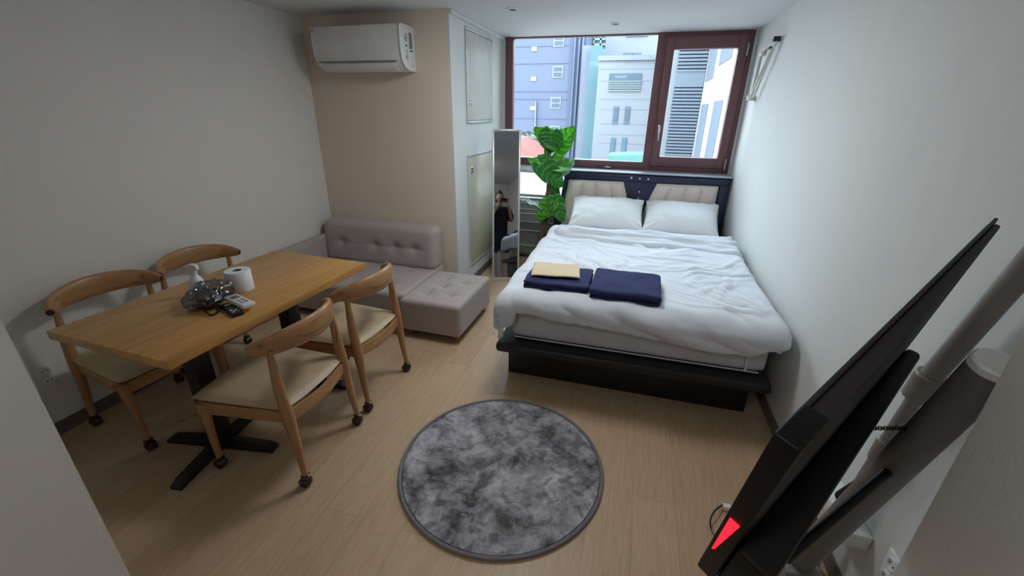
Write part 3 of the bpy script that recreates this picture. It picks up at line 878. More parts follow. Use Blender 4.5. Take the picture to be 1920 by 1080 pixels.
# folded navy cloths on the duvet
def folded_cloth(name, label, cat, x0, x1, y0, y1, z0, h, m, layers, seed, rz=0, group=None):
    e = empty(name, ((x0 + x1) / 2, (y0 + y1) / 2, z0), rz); tag(e, label, cat, group)
    th = h / layers
    for k in range(layers):
        bm = bmesh.new(); dx = 0.012 * noise.noise(Vector((k * 3.1, seed, 0))); dy = 0.02 * noise.noise(Vector((seed, k * 2.3, 0)))

        def fn(p, n_):
            p = Vector(p); p.z += 0.006 * noise.noise(Vector((p.x * 7 + seed, p.y * 7, k))) + 0.002 * noise.noise(Vector((p.x * 30, p.y * 30, k)))
            p.x += 0.006 * noise.noise(Vector((p.y * 12, k + seed, 0))); p.y += 0.008 * noise.noise(Vector((p.x * 9, k, seed)))
            return p
        softbox(bm, (dx, dy, th * (k + 0.5)), (x1 - x0, y1 - y0, th * 0.98), th * 0.45, 26, fn)
        link('folded_layer', bm, m, e, smooth=70)
    return e


ZB = TOPZ + 0.012
folded_cloth('folded_blanket', 'left half of the folded navy bedding, beige cloth lying on it', 'blanket', -1.43, -1.055, -2.44, -2.12, ZB + 0.004, 0.07, M_NAVY, 3, 1, math.radians(0), 'folded navy cloths on the duvet')
folded_cloth('folded_blanket', 'right folded navy cloth bundle on the duvet, plain with nothing on it', 'blanket', -1.045, -0.66, -2.475, -2.10, ZB + 0.004, 0.078, M_NAVY, 2, 6, math.radians(-1), 'folded navy cloths on the duvet')
sc_ = folded_cloth('folded_pillowcase', 'small beige folded cloth lying on the navy bundle at the left', 'cloth', -1.415, -1.13, -2.36, -2.13, ZB + 0.082, 0.01, M_SAND, 1, 3, math.radians(8))

# ------------------------------------------------------------------ standing mirror
c0 = at(923.0, 526, 2, 0); nrm = -ray(948, 372); nrm.normalize()
yaw = math.atan2(nrm.x, -nrm.y); lean = math.asin(nrm.z)
mi = empty('standing_mirror', ((-2.1381 - 1.8809) / 2, (-0.885 - 0.8084) / 2, 0), yaw); tag(mi, 'tall narrow standing mirror in a white frame leaning back beside the closet', 'mirror')
W2, H_ = 0.134, 1.445
RL = Matrix.Rotation(-lean, 4, 'X')
bm = bmesh.new()
for a in ((-W2, -W2 + 0.018, 0, H_), (W2 - 0.018, W2, 0, H_), (-W2 + 0.018, W2 - 0.018, 0, 0.03), (-W2 + 0.018, W2 - 0.018, H_ - 0.018, H_)):
    box(bm, a[0], a[1], 0, 0.022, a[2], a[3], 0.002, M=RL)
link('frame', bm, M_RAILW, mi)
mm = bpy.data.materials.new('mirror_silver'); mm.use_nodes = True
b_ = mm.node_tree.nodes['Principled BSDF']; b_.inputs['Base Color'].default_value = (0.56, 0.60, 0.68, 1); b_.inputs['Metallic'].default_value = 1; b_.inputs['Roughness'].default_value = 0.01
link('mirror_glass', BX(-W2 + 0.017, W2 - 0.017, 0.006, 0.009, 0.029, H_ - 0.017, M=RL), mm, mi, 0)
link('backing', BX(-W2 + 0.004, W2 - 0.004, 0.0225, 0.026, 0.01, H_ - 0.01, M=RL), M_CARD, mi, 0)
bm = bmesh.new(); top_ = RL @ Vector((0, 0.03, 1.05)); ft = Vector((0, 0.42, 0.01))
for s in (-1, 1): tube(bm, [top_ + Vector((s * 0.06, 0, 0)), ft + Vector((s * 0.09, 0, 0))], 0.007, 8)
tube(bm, [ft + Vector((-0.09, 0, 0)), ft + Vector((0.09, 0, 0))], 0.007, 8); link('rear_stand', bm, M_RAILW, mi)

# ------------------------------------------------------------------ artificial plant
pl_ = empty('artificial_plant', (-1.745, -0.5, 0)); tag(pl_, 'tall green potted plant with heart-shaped leaves between the mirror and headboard', 'plant')
PO = Vector((-1.745, -0.5, 0))
bm = bmesh.new(); lathe(bm, [(0.075, 0), (0.095, 0.16), (0.10, 0.17), (0.088, 0.17), (0.082, 0.14)], (0, 0, 0), 28); link('pot', bm, M_WHITE, pl_)
bm = bmesh.new(); lathe(bm, [(0.08, 0.135), (0.05, 0.15), (0.01, 0.155)], (0, 0, 0), 20); link('moss', bm, M_STEM, pl_)
bm = bmesh.new(); ring_sweep(bm, curve_pts([(0, 0, 0.13), (0.02, 0, 0.45), (0.06, 0, 0.75), (0.07, 0.0, 0.98)], 6), [(0.024 + 0.003 * math.sin(i * 2.1), 0.024) for i in range(19)], up=Vector((0, 1, 0)), n=12)
tube(bm, curve_pts([(0.03, 0.01, 0.14), (0.06, 0.0, 0.4), (0.05, -0.02, 0.7)], 5), [0.014] * 11, 8)
link('trunk', bm, M_TRUNK, pl_)


def leaf(base, tip, nrm_, width, m, cup=0.15, droop=0.1):
    base, tip = Vector(base), Vector(tip); ax = tip - base; L_ = ax.length; ax.normalize()
    n_ = Vector(nrm_); n_ = (n_ - ax * n_.dot(ax)).normalized(); sd = ax.cross(n_)
    bm = bmesh.new(); nu, nv = 44, 16; G = []; vl = []
    for i in range(nu + 1):
        t = i / nu
        wv = ((math.sin(math.pi * t ** 0.58)) ** 0.62 if 0 < t < 1 else 0.0) * width / 2
        row = []
        for j in range(-nv, nv + 1):
            s = j / nv
            back = -0.30 * L_ * (math.sin(min(1, abs(s) * 1.15) * math.pi / 2) ** 1.3) * (1 - t) ** 2.4     # lobes reach behind the stalk
            ph = (t * 6.0 - abs(s) * 1.5) % 1.0; dv_ = min(ph, 1 - ph)
            vein = max(math.exp(-(dv_ / 0.10) ** 2) * (1 if abs(s) > 0.04 else 0), math.exp(-(s / 0.045) ** 2))
            puff = 0.006 * (1 - vein)
            wavy = 0.010 * math.sin(t * 17 + s * 3) * abs(s) ** 3
            p = base + ax * (t * L_ + back) + sd * (s * max(wv, (width * 0.20 if t < 0.05 else 0))) + n_ * (cup * abs(s) ** 1.4 * width * 0.5 - droop * L_ * t * t + puff + wavy)
            row.append(bm.verts.new(p)); vl.append(vein)
        G.append(row)
    for i in range(nu):
        for j in range(2 * nv):
            bm.faces.new([G[i][j], G[i + 1][j], G[i + 1][j + 1], G[i][j + 1]])
    bmesh.ops.translate(bm, verts=bm.verts, vec=-PO)
    o = link('leaf', bm, m, pl_, smooth=70)
    a_ = o.data.attributes.new('vein', 'FLOAT', 'POINT')
    for k, v in enumerate(vl): a_.data[k].value = v * 0.75
    md = o.modifiers.new('t', 'SOLIDIFY'); md.thickness = 0.0015
    return o


def P5(u, v, y=-0.5): return at(u, v, 1, y)


lf = [((1042, 284), (1078, 238), (-0.3, -1, 0.5), 0.26, M_LEAF, -0.50, -0.45),
      ((1040, 268), (1002, 240), (0.3, -1, 0.6), 0.20, M_LEAF, -0.52, -0.45),
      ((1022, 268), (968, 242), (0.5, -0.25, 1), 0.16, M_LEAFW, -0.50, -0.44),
      ((1035, 250), (1030, 285), (0, -1, 0.3), 0.24, M_LEAFD, -0.56, -0.55),
      ((1052, 312), (990, 298), (0.1, -1, 1.3), 0.22, M_LEAF, -0.46, -0.40),
      ((1015, 310), (1056, 350), (-0.1, -1, 0.8), 0.22, M_LEAFD, -0.55, -0.52),
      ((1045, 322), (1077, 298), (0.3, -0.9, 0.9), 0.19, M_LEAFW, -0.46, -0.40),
      ((1020, 392), (1060, 378), (0.0, -1, 0.9), 0.20, M_LEAF, -0.52, -0.50),
      ((1035, 380), (1008, 412), (-0.2, -1, 0.5), 0.19, M_LEAF, -0.54, -0.56),
      ((1040, 376), (1056, 416), (0.2, -1, 0.3), 0.17, M_LEAFD, -0.54, -0.60),
      ((1034, 385), (1044, 336), (-0.4, -1, 0.2), 0.19, M_LEAFD, -0.44, -0.40),
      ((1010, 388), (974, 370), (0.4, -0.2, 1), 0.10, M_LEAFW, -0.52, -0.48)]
cr = Vector((-1.675, -0.5, 0))
for k, (b0, t0, nn, wd, m, yb_, yt_) in enumerate(lf):
    b1 = P5(*b0, yb_); t1 = P5(*t0, yt_)
    leaf(b1, t1, nn, wd, m, cup=0.22, droop=0.10)
    z0 = (0.95 if b1.z > 1.1 else (0.72 if b1.z > 0.85 else 0.30))
    root = Vector((-1.68, -0.5, z0)); midp = (root + b1) / 2 + Vector((0, 0, 0.05)) + (b1 - root).cross(Vector((0, 1, 0))) * 0.06
    bm = bmesh.new(); tube(bm, [q - PO for q in curve_pts([root, midp, b1], 6)], 0.0055, 7); link('leaf_stalk', bm, M_STEM, pl_)
# ------------------------------------------------------------------ rug
rg = empty('round_rug', (-1.335, -3.152, 0)); tag(rg, 'round dark grey marbled plush rug on the wooden floor', 'rug')
bm = bmesh.new(); R_ = 0.478; rings = []; n = 120
for r in [i / 30 for i in range(31)]:
    rings.append([bm.verts.new((r * (R_ - 0.012) * math.cos(2 * math.pi * k / n), r * (R_ - 0.012) * math.sin(2 * math.pi * k / n), 0.016 - 0.003 * r ** 8 + 0.0012 * noise.noise(Vector((r * 20 * math.cos(2 * math.pi * k / n), r * 20 * math.sin(2 * math.pi * k / n), 0))))) for k in range(n)])
for i in range(1, 30 + 1):
    for k in range(n):
        if i == 1: bm.faces.new([rings[1][k], rings[1][(k + 1) % n], rings[0][0]]) if k else bm.faces.new([rings[1][0], rings[1][1], rings[0][0]])
        else: bm.faces.new([rings[i - 1][k], rings[i][k], rings[i][(k + 1) % n], rings[i - 1][(k + 1) % n]])
lo = [bm.verts.new((v.co.x, v.co.y, 0.001)) for v in rings[-1]]
for k in range(n): bm.faces.new([rings[-1][k], lo[k], lo[(k + 1) % n], rings[-1][(k + 1) % n]])
bmesh.ops.delete(bm, geom=[v for v in rings[0][1:]], context='VERTS')
link('pile', bm, M_RUG, rg, smooth=60)
bm = bmesh.new(); ringp = [Vector((R_ * math.cos(2 * math.pi * k / n), R_ * math.sin(2 * math.pi * k / n), 0.0095)) for k in range(n + 1)]
ring_sweep(bm, ringp, [(0.009, 0.0088)] * (n + 1), n=8, cap=False); link('binding', bm, M_RUGEDGE, rg)

# ------------------------------------------------------------------ dining table
T0 = Vector((-3.0782, -3.7167, 0)); TY = -0.0432; TW, TL, TH = 0.68, 1.145, 0.74
tb = empty('dining_table', (T0.x + (TW / 2) * math.cos(TY) - (TL / 2) * math.sin(TY), T0.y + (TW / 2) * math.sin(TY) + (TL / 2) * math.cos(TY), 0), TY)
tag(tb, 'rectangular golden oak dining table on two black pedestals near the left wall', 'table')
link('tabletop', BX(-TW / 2, TW / 2, -TL / 2, TL / 2, TH - 0.036, TH, bev=0.002), M_TABLE, tb)
for s in (-1, 1):
    bm = bmesh.new(); box(bm, -0.04, 0.04, s * 0.275 - 0.04, s * 0.275 + 0.04, 0.03, TH - 0.045, 0.004)
    pd_ = link('pedestal', bm, M_BLACKMET, tb)
    bm = bmesh.new(); box(bm, -0.16, 0.16, s * 0.275 - 0.03, s * 0.275 + 0.03, TH - 0.045, TH - 0.0365, 0.001); link('mounting_plate', bm, M_BLACKMET, pd_)
    bm = bmesh.new()
    for a in (0, 90, 180, 270):
        Mx = Matrix.Translation((0, s * 0.275, 0)) @ Matrix.Rotation(math.radians(a + 12), 4, 'Z')
        t = bmesh.new(); prism(t, [(0.0, 0.0), (0.285, 0.0), (0.285, 0.018), (0.25, 0.032), (0.0, 0.05)], 1, -0.027, 0.027, 0.003); merge(bm, t, Mx)
    link('cross_foot', bm, M_BLACKMET, tb)


# ------------------------------------------------------------------ chairs
def make_chair():
    e = empty('dining_chair')
    # local: +x faces the table, origin on the floor
    SZ = 0.385
    bm = bmesh.new(); n = 30; vs = {}

    def outline(u, v):
        w_ = 0.215 + 0.028 * (u + 1) / 2
        x = 0.02 + u * 0.225
        x += -0.02 * (1 - v * v) * (1 if u < 0 else -0.6) * abs(u)
        return x, v * w_ * (1 - 0.04 * max(0, abs(u) - 0.7))
    for s in (1, -1):
        for i in range(n + 1):
            for j in range(n + 1):
                ed = i in (0, n) or j in (0, n); key = (i, j, 0 if ed else s)
                if key in vs: continue
                u, v = 2 * i / n - 1, 2 * j / n - 1
                x, y = outline(u, v); h = ((1 - abs(u) ** 7) * (1 - abs(v) ** 7)) ** 0.5
                z = SZ + 0.028 + (0.034 * h * (0.72 + 0.28 * (1 - u * u) * (1 - v * v)) if s > 0 else -0.018 * h)
                if s > 0 and not ed: z += 0.002 * noise.noise(Vector((x * 14, y * 14, 0)))
                vs[key] = bm.verts.new((x, y, z))
    for s in (1, -1):
        for i in range(n):
            for j in range(n):
                k = lambda a, b: vs[(a, b, 0 if (a in (0, n) or b in (0, n)) else s)]
                bm.faces.new([k(i, j), k(i + 1, j), k(i + 1, j + 1), k(i, j + 1)])
    link('seat', bm, M_CREAM, e, smooth=60)
    # apron rails
    bm = bmesh.new(); zz = SZ - 0.025
    up = Vector((0, 0, 1))
    ring_sweep(bm, curve_pts([(-0.205, -0.195, zz + .01), (-0.222, 0, zz - 0.004), (-0.205, 0.195, zz + .01)], 6), [(0.012, 0.032)] * 13, up, 12, 4)
    ring_sweep(bm, curve_pts([(0.215, -0.225, zz), (0.225, 0, zz + 0.006), (0.215, 0.225, zz)], 6), [(0.012, 0.03)] * 13, up, 12, 4)
    for s in (-1, 1): ring_sweep(bm, [(-0.2, s * 0.195, zz + .008), (0.0, s * 0.213, zz + 0.006), (0.21, s * 0.222, zz)], [(0.012, 0.032)] * 3, up, 12, 4)
    link('seat_frame', bm, M_RAIL, e)
    for s in (-1, 1):
        # rear post: foot, swelling at the seat, up to the crest rail
        bm = bmesh.new(); P = curve_pts([(-0.235, s * 0.212, 0.05), (-0.218, s * 0.205, 0.24), (-0.206, s * 0.202, 0.375), (-0.195, s * 0.203, 0.50), (-0.180, s * 0.196, 0.690)], 6)
        rr = [0.0135, 0.020, 0.0265, 0.0225, 0.0125]; sz = []
        for i in range(len(P)):
            t = i / (len(P) - 1) * 4; a = int(min(3, t)); f = t - a; r = rr[a] + (rr[a + 1] - rr[a]) * (3 * f * f - 2 * f ** 3); sz.append((r, r))
        ring_sweep(bm, P, sz, Vector((1, 0, 0)), 14); link('rear_leg', bm, M_CHAIR, e)
        bm = bmesh.new(); P = curve_pts([(0.225, s * 0.212, 0.05), (0.222, s * 0.216, 0.2), (0.215, s * 0.22, 0.32), (0.212, s * 0.222, 0.388)], 5)
        ring_sweep(bm, P, [(0.0135 + 0.0125 * (i / 15) ** 1.2,) * 2 for i in range(16)], Vector((1, 0, 0)), 14, 2.4); link('front_leg', bm, M_CHAIR, e)
        for x in (-0.235, 0.225):
            bm = bmesh.new(); yy = s * 0.212
            lathe(bm, [(0.016, 0.045), (0.02, 0.05), (0.02, 0.062), (0.015, 0.066)], (x, yy, 0), 16)
            box(bm, x - 0.006, x + 0.006, yy - 0.006, yy + 0.006, 0.028, 0.05, 0.002)
            # domed hood over two wheels
            t = bmesh.new(); bmesh.ops.create_uvsphere(t, u_segments=18, v_segments=12, radius=0.027)
            for v in t.verts: v.co.y *= 0.95
            bmesh.ops.delete(t, geom=[v for v in t.verts if v.co.z < -0.008], context='VERTS'); bmesh.ops.transform(t, matrix=Matrix.Translation((x + 0.003, yy, 0.027)), verts=t.verts); merge(bm, t)
            for q in (-1, 1): lathe(bm, [(0.008, -0.006), (0.024, -0.006), (0.0255, 0), (0.024, 0.006), (0.008, 0.006)], (x + 0.006, yy + q * 0.012, 0.0257), 18, (0, 1, 0))
            link('caster', bm, M_CASTER, e)
    # crest rail: elbow-chair back, broad in the middle, round pointed arms
    C = [(-0.118, -0.236, 0.700), (-0.160, -0.213, 0.706), (-0.208, -0.168, 0.714), (-0.246, -0.092, 0.720), (-0.260, 0.0, 0.722), (-0.246, 0.092, 0.720), (-0.208, 0.168, 0.714), (-0.160, 0.213, 0.706), (-0.118, 0.236, 0.700)]
    P = curve_pts(C, 6); N_ = len(P); sz = []
    for i in range(N_):
        t = abs(2 * i / (N_ - 1) - 1); k = math.cos(t * math.pi / 2) ** 0.8 if t < 1 else 0
        sz.append((0.0165 + 0.001 * k, 0.0175 + 0.038 * k))
    bm = bmesh.new(); ring_sweep(bm, P, sz, Vector((0, 0, 1)), 16, 2.3)
    rl = link('crest_rail', bm, M_RAIL, e, smooth=60)
    for s in (0, -1):
        bm = bmesh.new(); a = P[s]; d_ = (P[s] - P[1 if s == 0 else -2]).normalized(); lathe(bm, [(0.0145, 0), (0.0145, 0.0015), (0.012, 0.003)], a, 16, d_); link('arm_end', bm, M_ENDCAP, rl)
    return e


ch = make_chair()
spots = [((-2.385, -3.325), 180 + 3, 'wooden elbow chair with cream seat in front, nearest to the round rug and camera'),
         ((-2.40, -2.775), 180 - 1, 'wooden elbow chair with cream seat standing in front of the sofa ottoman'),
         ((-3.238, -3.325), -6, 'wooden elbow chair on the wall side at the near end of the table'),
         ((-3.235, -2.83), -8, 'wooden elbow chair on the wall side behind the spray bottle')]
for i, ((x, y), a, lb_) in enumerate(spots):
    o = ch if i == 0 else copy_tree(ch)
    o.location = (x, y, 0); o.rotation_euler = (0, 0, math.radians(a)); tag(o, lb_, 'chair', 'elbow chairs around the dining table')

# ------------------------------------------------------------------ things on the table
TP = Vector((0, 0, TH))
# toilet roll
e = empty('toilet_roll', (-2.70, -3.142, TH + 0.0005)); tag(e, 'white toilet paper roll standing on the oak table', 'toilet roll')
bm = bmesh.new(); lathe(bm, [(0.02, 0.0), (0.056, 0.0), (0.0575, 0.003), (0.0575, 0.099), (0.055, 0.102), (0.021, 0.102), (0.02, 0.100)], (0, 0, 0), 40)
bmesh.ops.delete(bm, geom=[f for f in bm.faces if len(f.verts) > 4], context='FACES_ONLY'); link('paper', bm, M_PAPER, e)
bm = bmesh.new(); lathe(bm, [(0.0198, 0.001), (0.0198, 0.101)], (0, 0, 0), 30); bmesh.ops.delete(bm, geom=[f for f in bm.faces if len(f.verts) > 4], context='FACES_ONLY'); link('cardboard_core', bm, M_CARD, e)
# spray bottle
e = empty('spray_bottle', (-2.822, -3.262, TH + 0.0005), math.radians(200)); e.scale = (0.86, 0.86, 0.86); tag(e, 'white spray bottle on the table behind the plastic-wrapped cable bag', 'bottle')
bm = bmesh.new(); lathe(bm, [(0.034, 0.0), (0.038, 0.006), (0.038, 0.065), (0.036, 0.085), (0.027, 0.105), (0.016, 0.118), (0.014, 0.13), (0.012, 0.131)], (0, 0, 0), 28); link('bottle_body', bm, M_WHITE, e)
bm = bmesh.new(); lathe(bm, [(0.0385, 0.012), (0.0388, 0.05), (0.0384, 0.051)], (0, 0, 0), 28); bmesh.ops.delete(bm, geom=[f for f in bm.faces if len(f.verts) > 4], context='FACES_ONLY'); link('label_band', bm, mat('mauve_label', srgb(150, 130, 130), 0.5), e)
bm = bmesh.new(); lathe(bm, [(0.017, 0.127), (0.017, 0.15), (0.013, 0.153)], (0, 0, 0), 20); hd = link('collar', bm, M_WHITE, e)
bm = bmesh.new(); prism(bm, [(-0.03, 0.155), (0.035, 0.162), (0.04, 0.176), (0.005, 0.188), (-0.025, 0.182)], 1, -0.012, 0.012, 0.003); box(bm, -0.009, 0.009, -0.009, 0.009, 0.148, 0.160, 0.002); sh = link('spray_head', bm, M_WHITE, e)
bm = bmesh.new(); prism(bm, [(0.022, 0.158), (0.03, 0.158), (0.036, 0.128), (0.030, 0.122), (0.026, 0.135)], 1, -0.005, 0.005, 0.001); link('trigger', bm, M_WHITE, sh)
# bag with cable
e = empty('plastic_bag', (-2.69, -3.315, TH + 0.0005), math.radians(20)); tag(e, 'crumpled clear plastic bag holding a coiled black cable on the table', 'bag')
bm = bmesh.new()


def crump(p, n_):
    p = Vector(p); k = p.z / 0.04
    return p + Vector((noise.noise(p * 22), noise.noise(p * 22 + Vector((5, 0, 0))), noise.noise(p * 24 + Vector((0, 9, 0))))) * 0.012 + n_ * (0.010 * (1 - 2 * abs(noise.noise(Vector((p.x * 60 + p.y * 20, p.y * 14 - p.x * 12, p.z * 30))))) * 1.0 + 0.006 * noise.noise(p * 55)) + Vector((0, 0, 0.02 * noise.noise(p * 9) - 0.012 * (abs(p.y) / 0.1) ** 2))


softbox(bm, (0, 0.0, 0.05), (0.145, 0.185, 0.084), 0.04, 30, crump)
for v in bm.verts:
    if v.co.z < 0.001: v.co.z = 0.001
fl = link('film', bm, M_FILM, e, smooth=12)
bm = bmesh.new(); cp = []
for k in range(150):
    a = k * 0.30; r = 0.62 + 0.22 * math.sin(k * 0.37)
    cp.append(Vector((0.078 * r * math.cos(a), 0.083 * r * math.sin(a) - 0.004, 0.014 + 0.036 * (0.5 + 0.5 * math.sin(k * 0.11 + math.cos(a))))))
tube(bm, cp, 0.0062, 7); box(bm, -0.03, 0.025, -0.03, 0.04, 0.006, 0.04, 0.006); link('black_cable', bm, M_BLACKP, e)
bm = bmesh.new(); tube(bm, curve_pts([(0.02, -0.10, 0.02), (0.07, -0.135, 0.006), (0.085, -0.10, 0.006), (0.05, -0.03, 0.012)], 6), 0.0045, 8); link('cable_end', bm, M_BLACKP, e)


def remote(name, label, loc, rz, L_, W_, H_2, m, mb, zr=0, tilt=0):
    e = empty(name, loc, rz); tag(e, label, 'remote control'); e.rotation_euler = (tilt, 0, rz)
    link('casing', BX(-L_ / 2, L_ / 2, -W_ / 2, W_ / 2, 0, H_2, bev=0.005, seg=3), m, e)
    return e


r1 = remote('remote_control', 'white air conditioner remote lying across the black remote', (-2.53, -3.306, TH + 0.019), math.radians(-17), 0.165, 0.055, 0.02, M_WHITE, None)
link('display', BX(-0.06, -0.02, -0.017, 0.017, 0.0195, 0.0208, bev=0.001), mat('lcd_grey', srgb(110, 116, 108), 0.3), r1)
for ix in range(3):
    for iy in range(2): link('button', BX(0.0 + ix * 0.02, 0.013 + ix * 0.02, -0.016 + iy * 0.02, -0.004 + iy * 0.02, 0.0195, 0.0216, bev=0.001), M_SLAT, r1)
r2 = remote('remote_control', 'black remote control with white keys beneath the white one', (-2.53, -3.352, TH + 0.001), math.radians(-24), 0.15, 0.05, 0.016, M_BLACKP, None)
for (a, b, c, d_) in ((-0.055, -0.042, -0.012, 0.012), (0.02, 0.03, -0.016, -0.006), (0.02, 0.03, 0.006, 0.016), (0.034, 0.044, -0.006, 0.006), (0.048, 0.056, -0.016, -0.006), (0.048, 0.056, 0.006, 0.016)):
    link('button', BX(a, b, c, d_, 0.0155, 0.0172, bev=0.001), M_WHITE, r2)

# ------------------------------------------------------------------ sofa
so = empty('sofa', (-3.0, -1.75, 0)); tag(so, 'taupe button-tufted corner sofa against the alcove wall', 'sofa')


def tuft(points, depth=0.022, r=0.045, lines=()):
    def fn(p, n_):
        p = Vector(p)
        if n_.z > 0.5 or (abs(n_.x) < 0.1 and abs(n_.y) < 0.1 and n_.z >= 0 and p.z > 0):
            for (x, y) in points:
                d_ = math.hypot(p.x - x, p.y - y); p.z -= depth * math.exp(-(d_ / r) ** 2) + 0.012 * math.exp(-(d_ / 0.012) ** 2)
                da = math.atan2(p.y - y, p.x - x); p.z -= 0.006 * math.exp(-(d_ / (r * 2)) ** 2) * max(0, math.cos(da * 4)) ** 3
        return p
    return fn


def dome(fn, sx, sy, h):
    def g(p, n_):
        q = fn(p, n_)
        if q.z > 0: q.z += h * max(0, 1 - (2 * p.x / sx) ** 2) * max(0, 1 - (2 * p.y / sy) ** 2) ** 0.7
        return q
    return g


def sloc(bm): return local(bm, so)


bm = bmesh.new(); sx, sy = 1.13, 0.74
softbox(bm, (-2.995, -1.72, 0.18), (sx, sy, 0.25), 0.03, 56, dome(tuft([(-0.35, -0.16), (0.0, -0.16), (0.35, -0.16), (-0.35, 0.12), (0.0, 0.12), (0.35, 0.12)]), sx, sy, 0.012)); link('seat', sloc(bm), M_SOFA, so, smooth=70)


def backfn(p, n_):
    p = Vector(p)
    if p.y < 0.02:
        for x in (-0.36, -0.02, 0.18, 0.36):
            d_ = math.hypot(p.x - x, p.z - 0.0); p.y += 0.024 * math.exp(-(d_ / 0.05) ** 2) + 0.012 * math.exp(-(d_ / 0.012) ** 2)
            p.y += 0.005 * math.exp(-((p.z) / 0.02) ** 2) * math.exp(-((p.x - x) / 0.12) ** 2)
    k = (p.z + 0.17) / 0.34; p.y += 0.035 * k * k
    return p


bm = bmesh.new(); softbox(bm, (-2.985, -1.455, 0.475), (1.10, 0.19, 0.37), 0.055, 56, backfn); link('backrest', sloc(bm), M_SOFA, so, smooth=70)
bm = bmesh.new(); softbox(bm, (-3.545, -1.72, 0.30), (0.075, 0.74, 0.45), 0.03, 20); link('side_back', sloc(bm), M_SOFA, so, smooth=70)
for (x, y) in ((-3.5, -2.03), (-2.5, -2.03), (-3.5, -1.4), (-2.5, -1.4)):
    bm = bmesh.new(); lathe(bm, [(0.016, 0), (0.022, 0.058)], (x, y, 0), 14); link('leg', sloc(bm), M_SOFALEG, so)
ot = empty('ottoman', (-2.185, -1.845, 0), math.radians(-1)); tag(ot, 'taupe tufted ottoman block joined to the right end of the sofa', 'ottoman')
bm = bmesh.new(); sx, sy = 0.475, 0.65
softbox(bm, (0, 0, 0.18), (sx, sy, 0.25), 0.028, 50, dome(tuft([(-0.09, -0.16), (0.09, -0.16 + 0.03), (-0.03, 0.0), (0.1, 0.1), (-0.08, 0.16)]), sx, sy, 0.014)); link('seat', bm, M_SOFA, ot, smooth=70)
for (x, y) in ((-0.19, -0.27), (0.19, -0.27), (-0.19, 0.27), (0.19, 0.27)):
    bm = bmesh.new(); lathe(bm, [(0.015, 0), (0.021, 0.058)], (x, y, 0), 14); link('leg', bm, M_SOFALEG, ot)

# ------------------------------------------------------------------ air conditioner
ac = empty('air_conditioner', (-2.978, YP, 1.845)); tag(ac, 'white wall-mounted split air conditioner high on the alcove wall', 'air conditioner')
prof = [(-0.001, 0.0), (-0.10, -0.0), (-0.16, 0.02), (-0.195, 0.055), (-0.212, 0.12), (-0.215, 0.22), (-0.212, 0.285), (-0.19, 0.30), (-0.001, 0.30)]
bm = bmesh.new(); prism(bm, prof, 0, -0.365, 0.365, bev=0.006); link('housing', bm, M_WHITE, ac)
bm = bmesh.new(); prism(bm, [(-0.1975, 0.066), (-0.2135, 0.12), (-0.2175, 0.22), (-0.214, 0.29), (-0.218, 0.29), (-0.2225, 0.22), (-0.2185, 0.12), (-0.2025, 0.064)], 0, -0.367, 0.34, 0.0015); link('front_panel', bm, M_WHITE, ac)
bm = bmesh.new(); prism(bm, [(-0.112, 0.000), (-0.163, 0.018), (-0.193, 0.05), (-0.198, 0.047), (-0.167, 0.013), (-0.115, -0.006)], 0, -0.31, 0.31, 0.0015); link('air_flap', bm, M_WHITE, ac)
link('seam', BX(-0.34, 0.325, -0.2035, -0.1945, 0.056, 0.0625), mat('seam_grey', srgb(120, 122, 122), 0.6), ac, 0)
# right cheek with stickers
bm = bmesh.new(); prism(bm, [(y * 1.03, z * 1.0 + 0.001) for (y, z) in prof], 0, 0.3655, 0.378, bev=0.005); ck = link('side_cover', bm, M_WHITE, ac)
M_INK = mat('printed_black', srgb(30, 30, 32), 0.5)
link('grey_sticker', BX(0.3781, 0.379, -0.09, -0.045, 0.15, 0.255), mat('sticker_grey', srgb(120, 124, 128), 0.5), ck, 0)
bm = bmesh.new()
pts = [Vector((0.3785, -0.135 + 0.02 * math.cos(a / 20 * 2 * math.pi), 0.215 + 0.022 * math.sin(a / 20 * 2 * math.pi))) for a in range(19)]
tube(bm, pts, 0.0022, 6); box(bm, 0.378, 0.3792, -0.141, -0.128, 0.205, 0.218)
box(bm, 0.378, 0.3792, -0.15, -0.118, 0.160, 0.168); box(bm, 0.378, 0.3792, -0.085, -0.045, 0.13, 0.139)
for k in range(4): box(bm, 0.378, 0.3792, -0.15 + 0.006 * (k % 2), -0.122, 0.088 + k * 0.014, 0.092 + k * 0.014)
box(bm, 0.378, 0.3792, -0.15, -0.145, 0.075, 0.10); box(bm, 0.378, 0.3792, -0.128, -0.122, 0.07, 0.09)
for z in (0.03, 0.045): box(bm, 0.378, 0.3792, -0.058, -0.05, z, z + 0.006)
link('printing', bm, M_INK, ck, 0)
link('brand_mark', BX(-0.352, -0.34, -0.224, -0.2185, 0.262, 0.270, M=None), M_SOFALEG, ac, 0)

# ------------------------------------------------------------------ folding drying rack arm on the right wall
hk = empty('folding_wall_rack', (0, -0.5, 1.9)); tag(hk, 'white folded triangular wall rack bracket beside the window on the right wall', 'rack')
H0 = Vector((0, -0.5, 1.9))


def wall(u, v, x): return at(u, v, 0, x) - H0


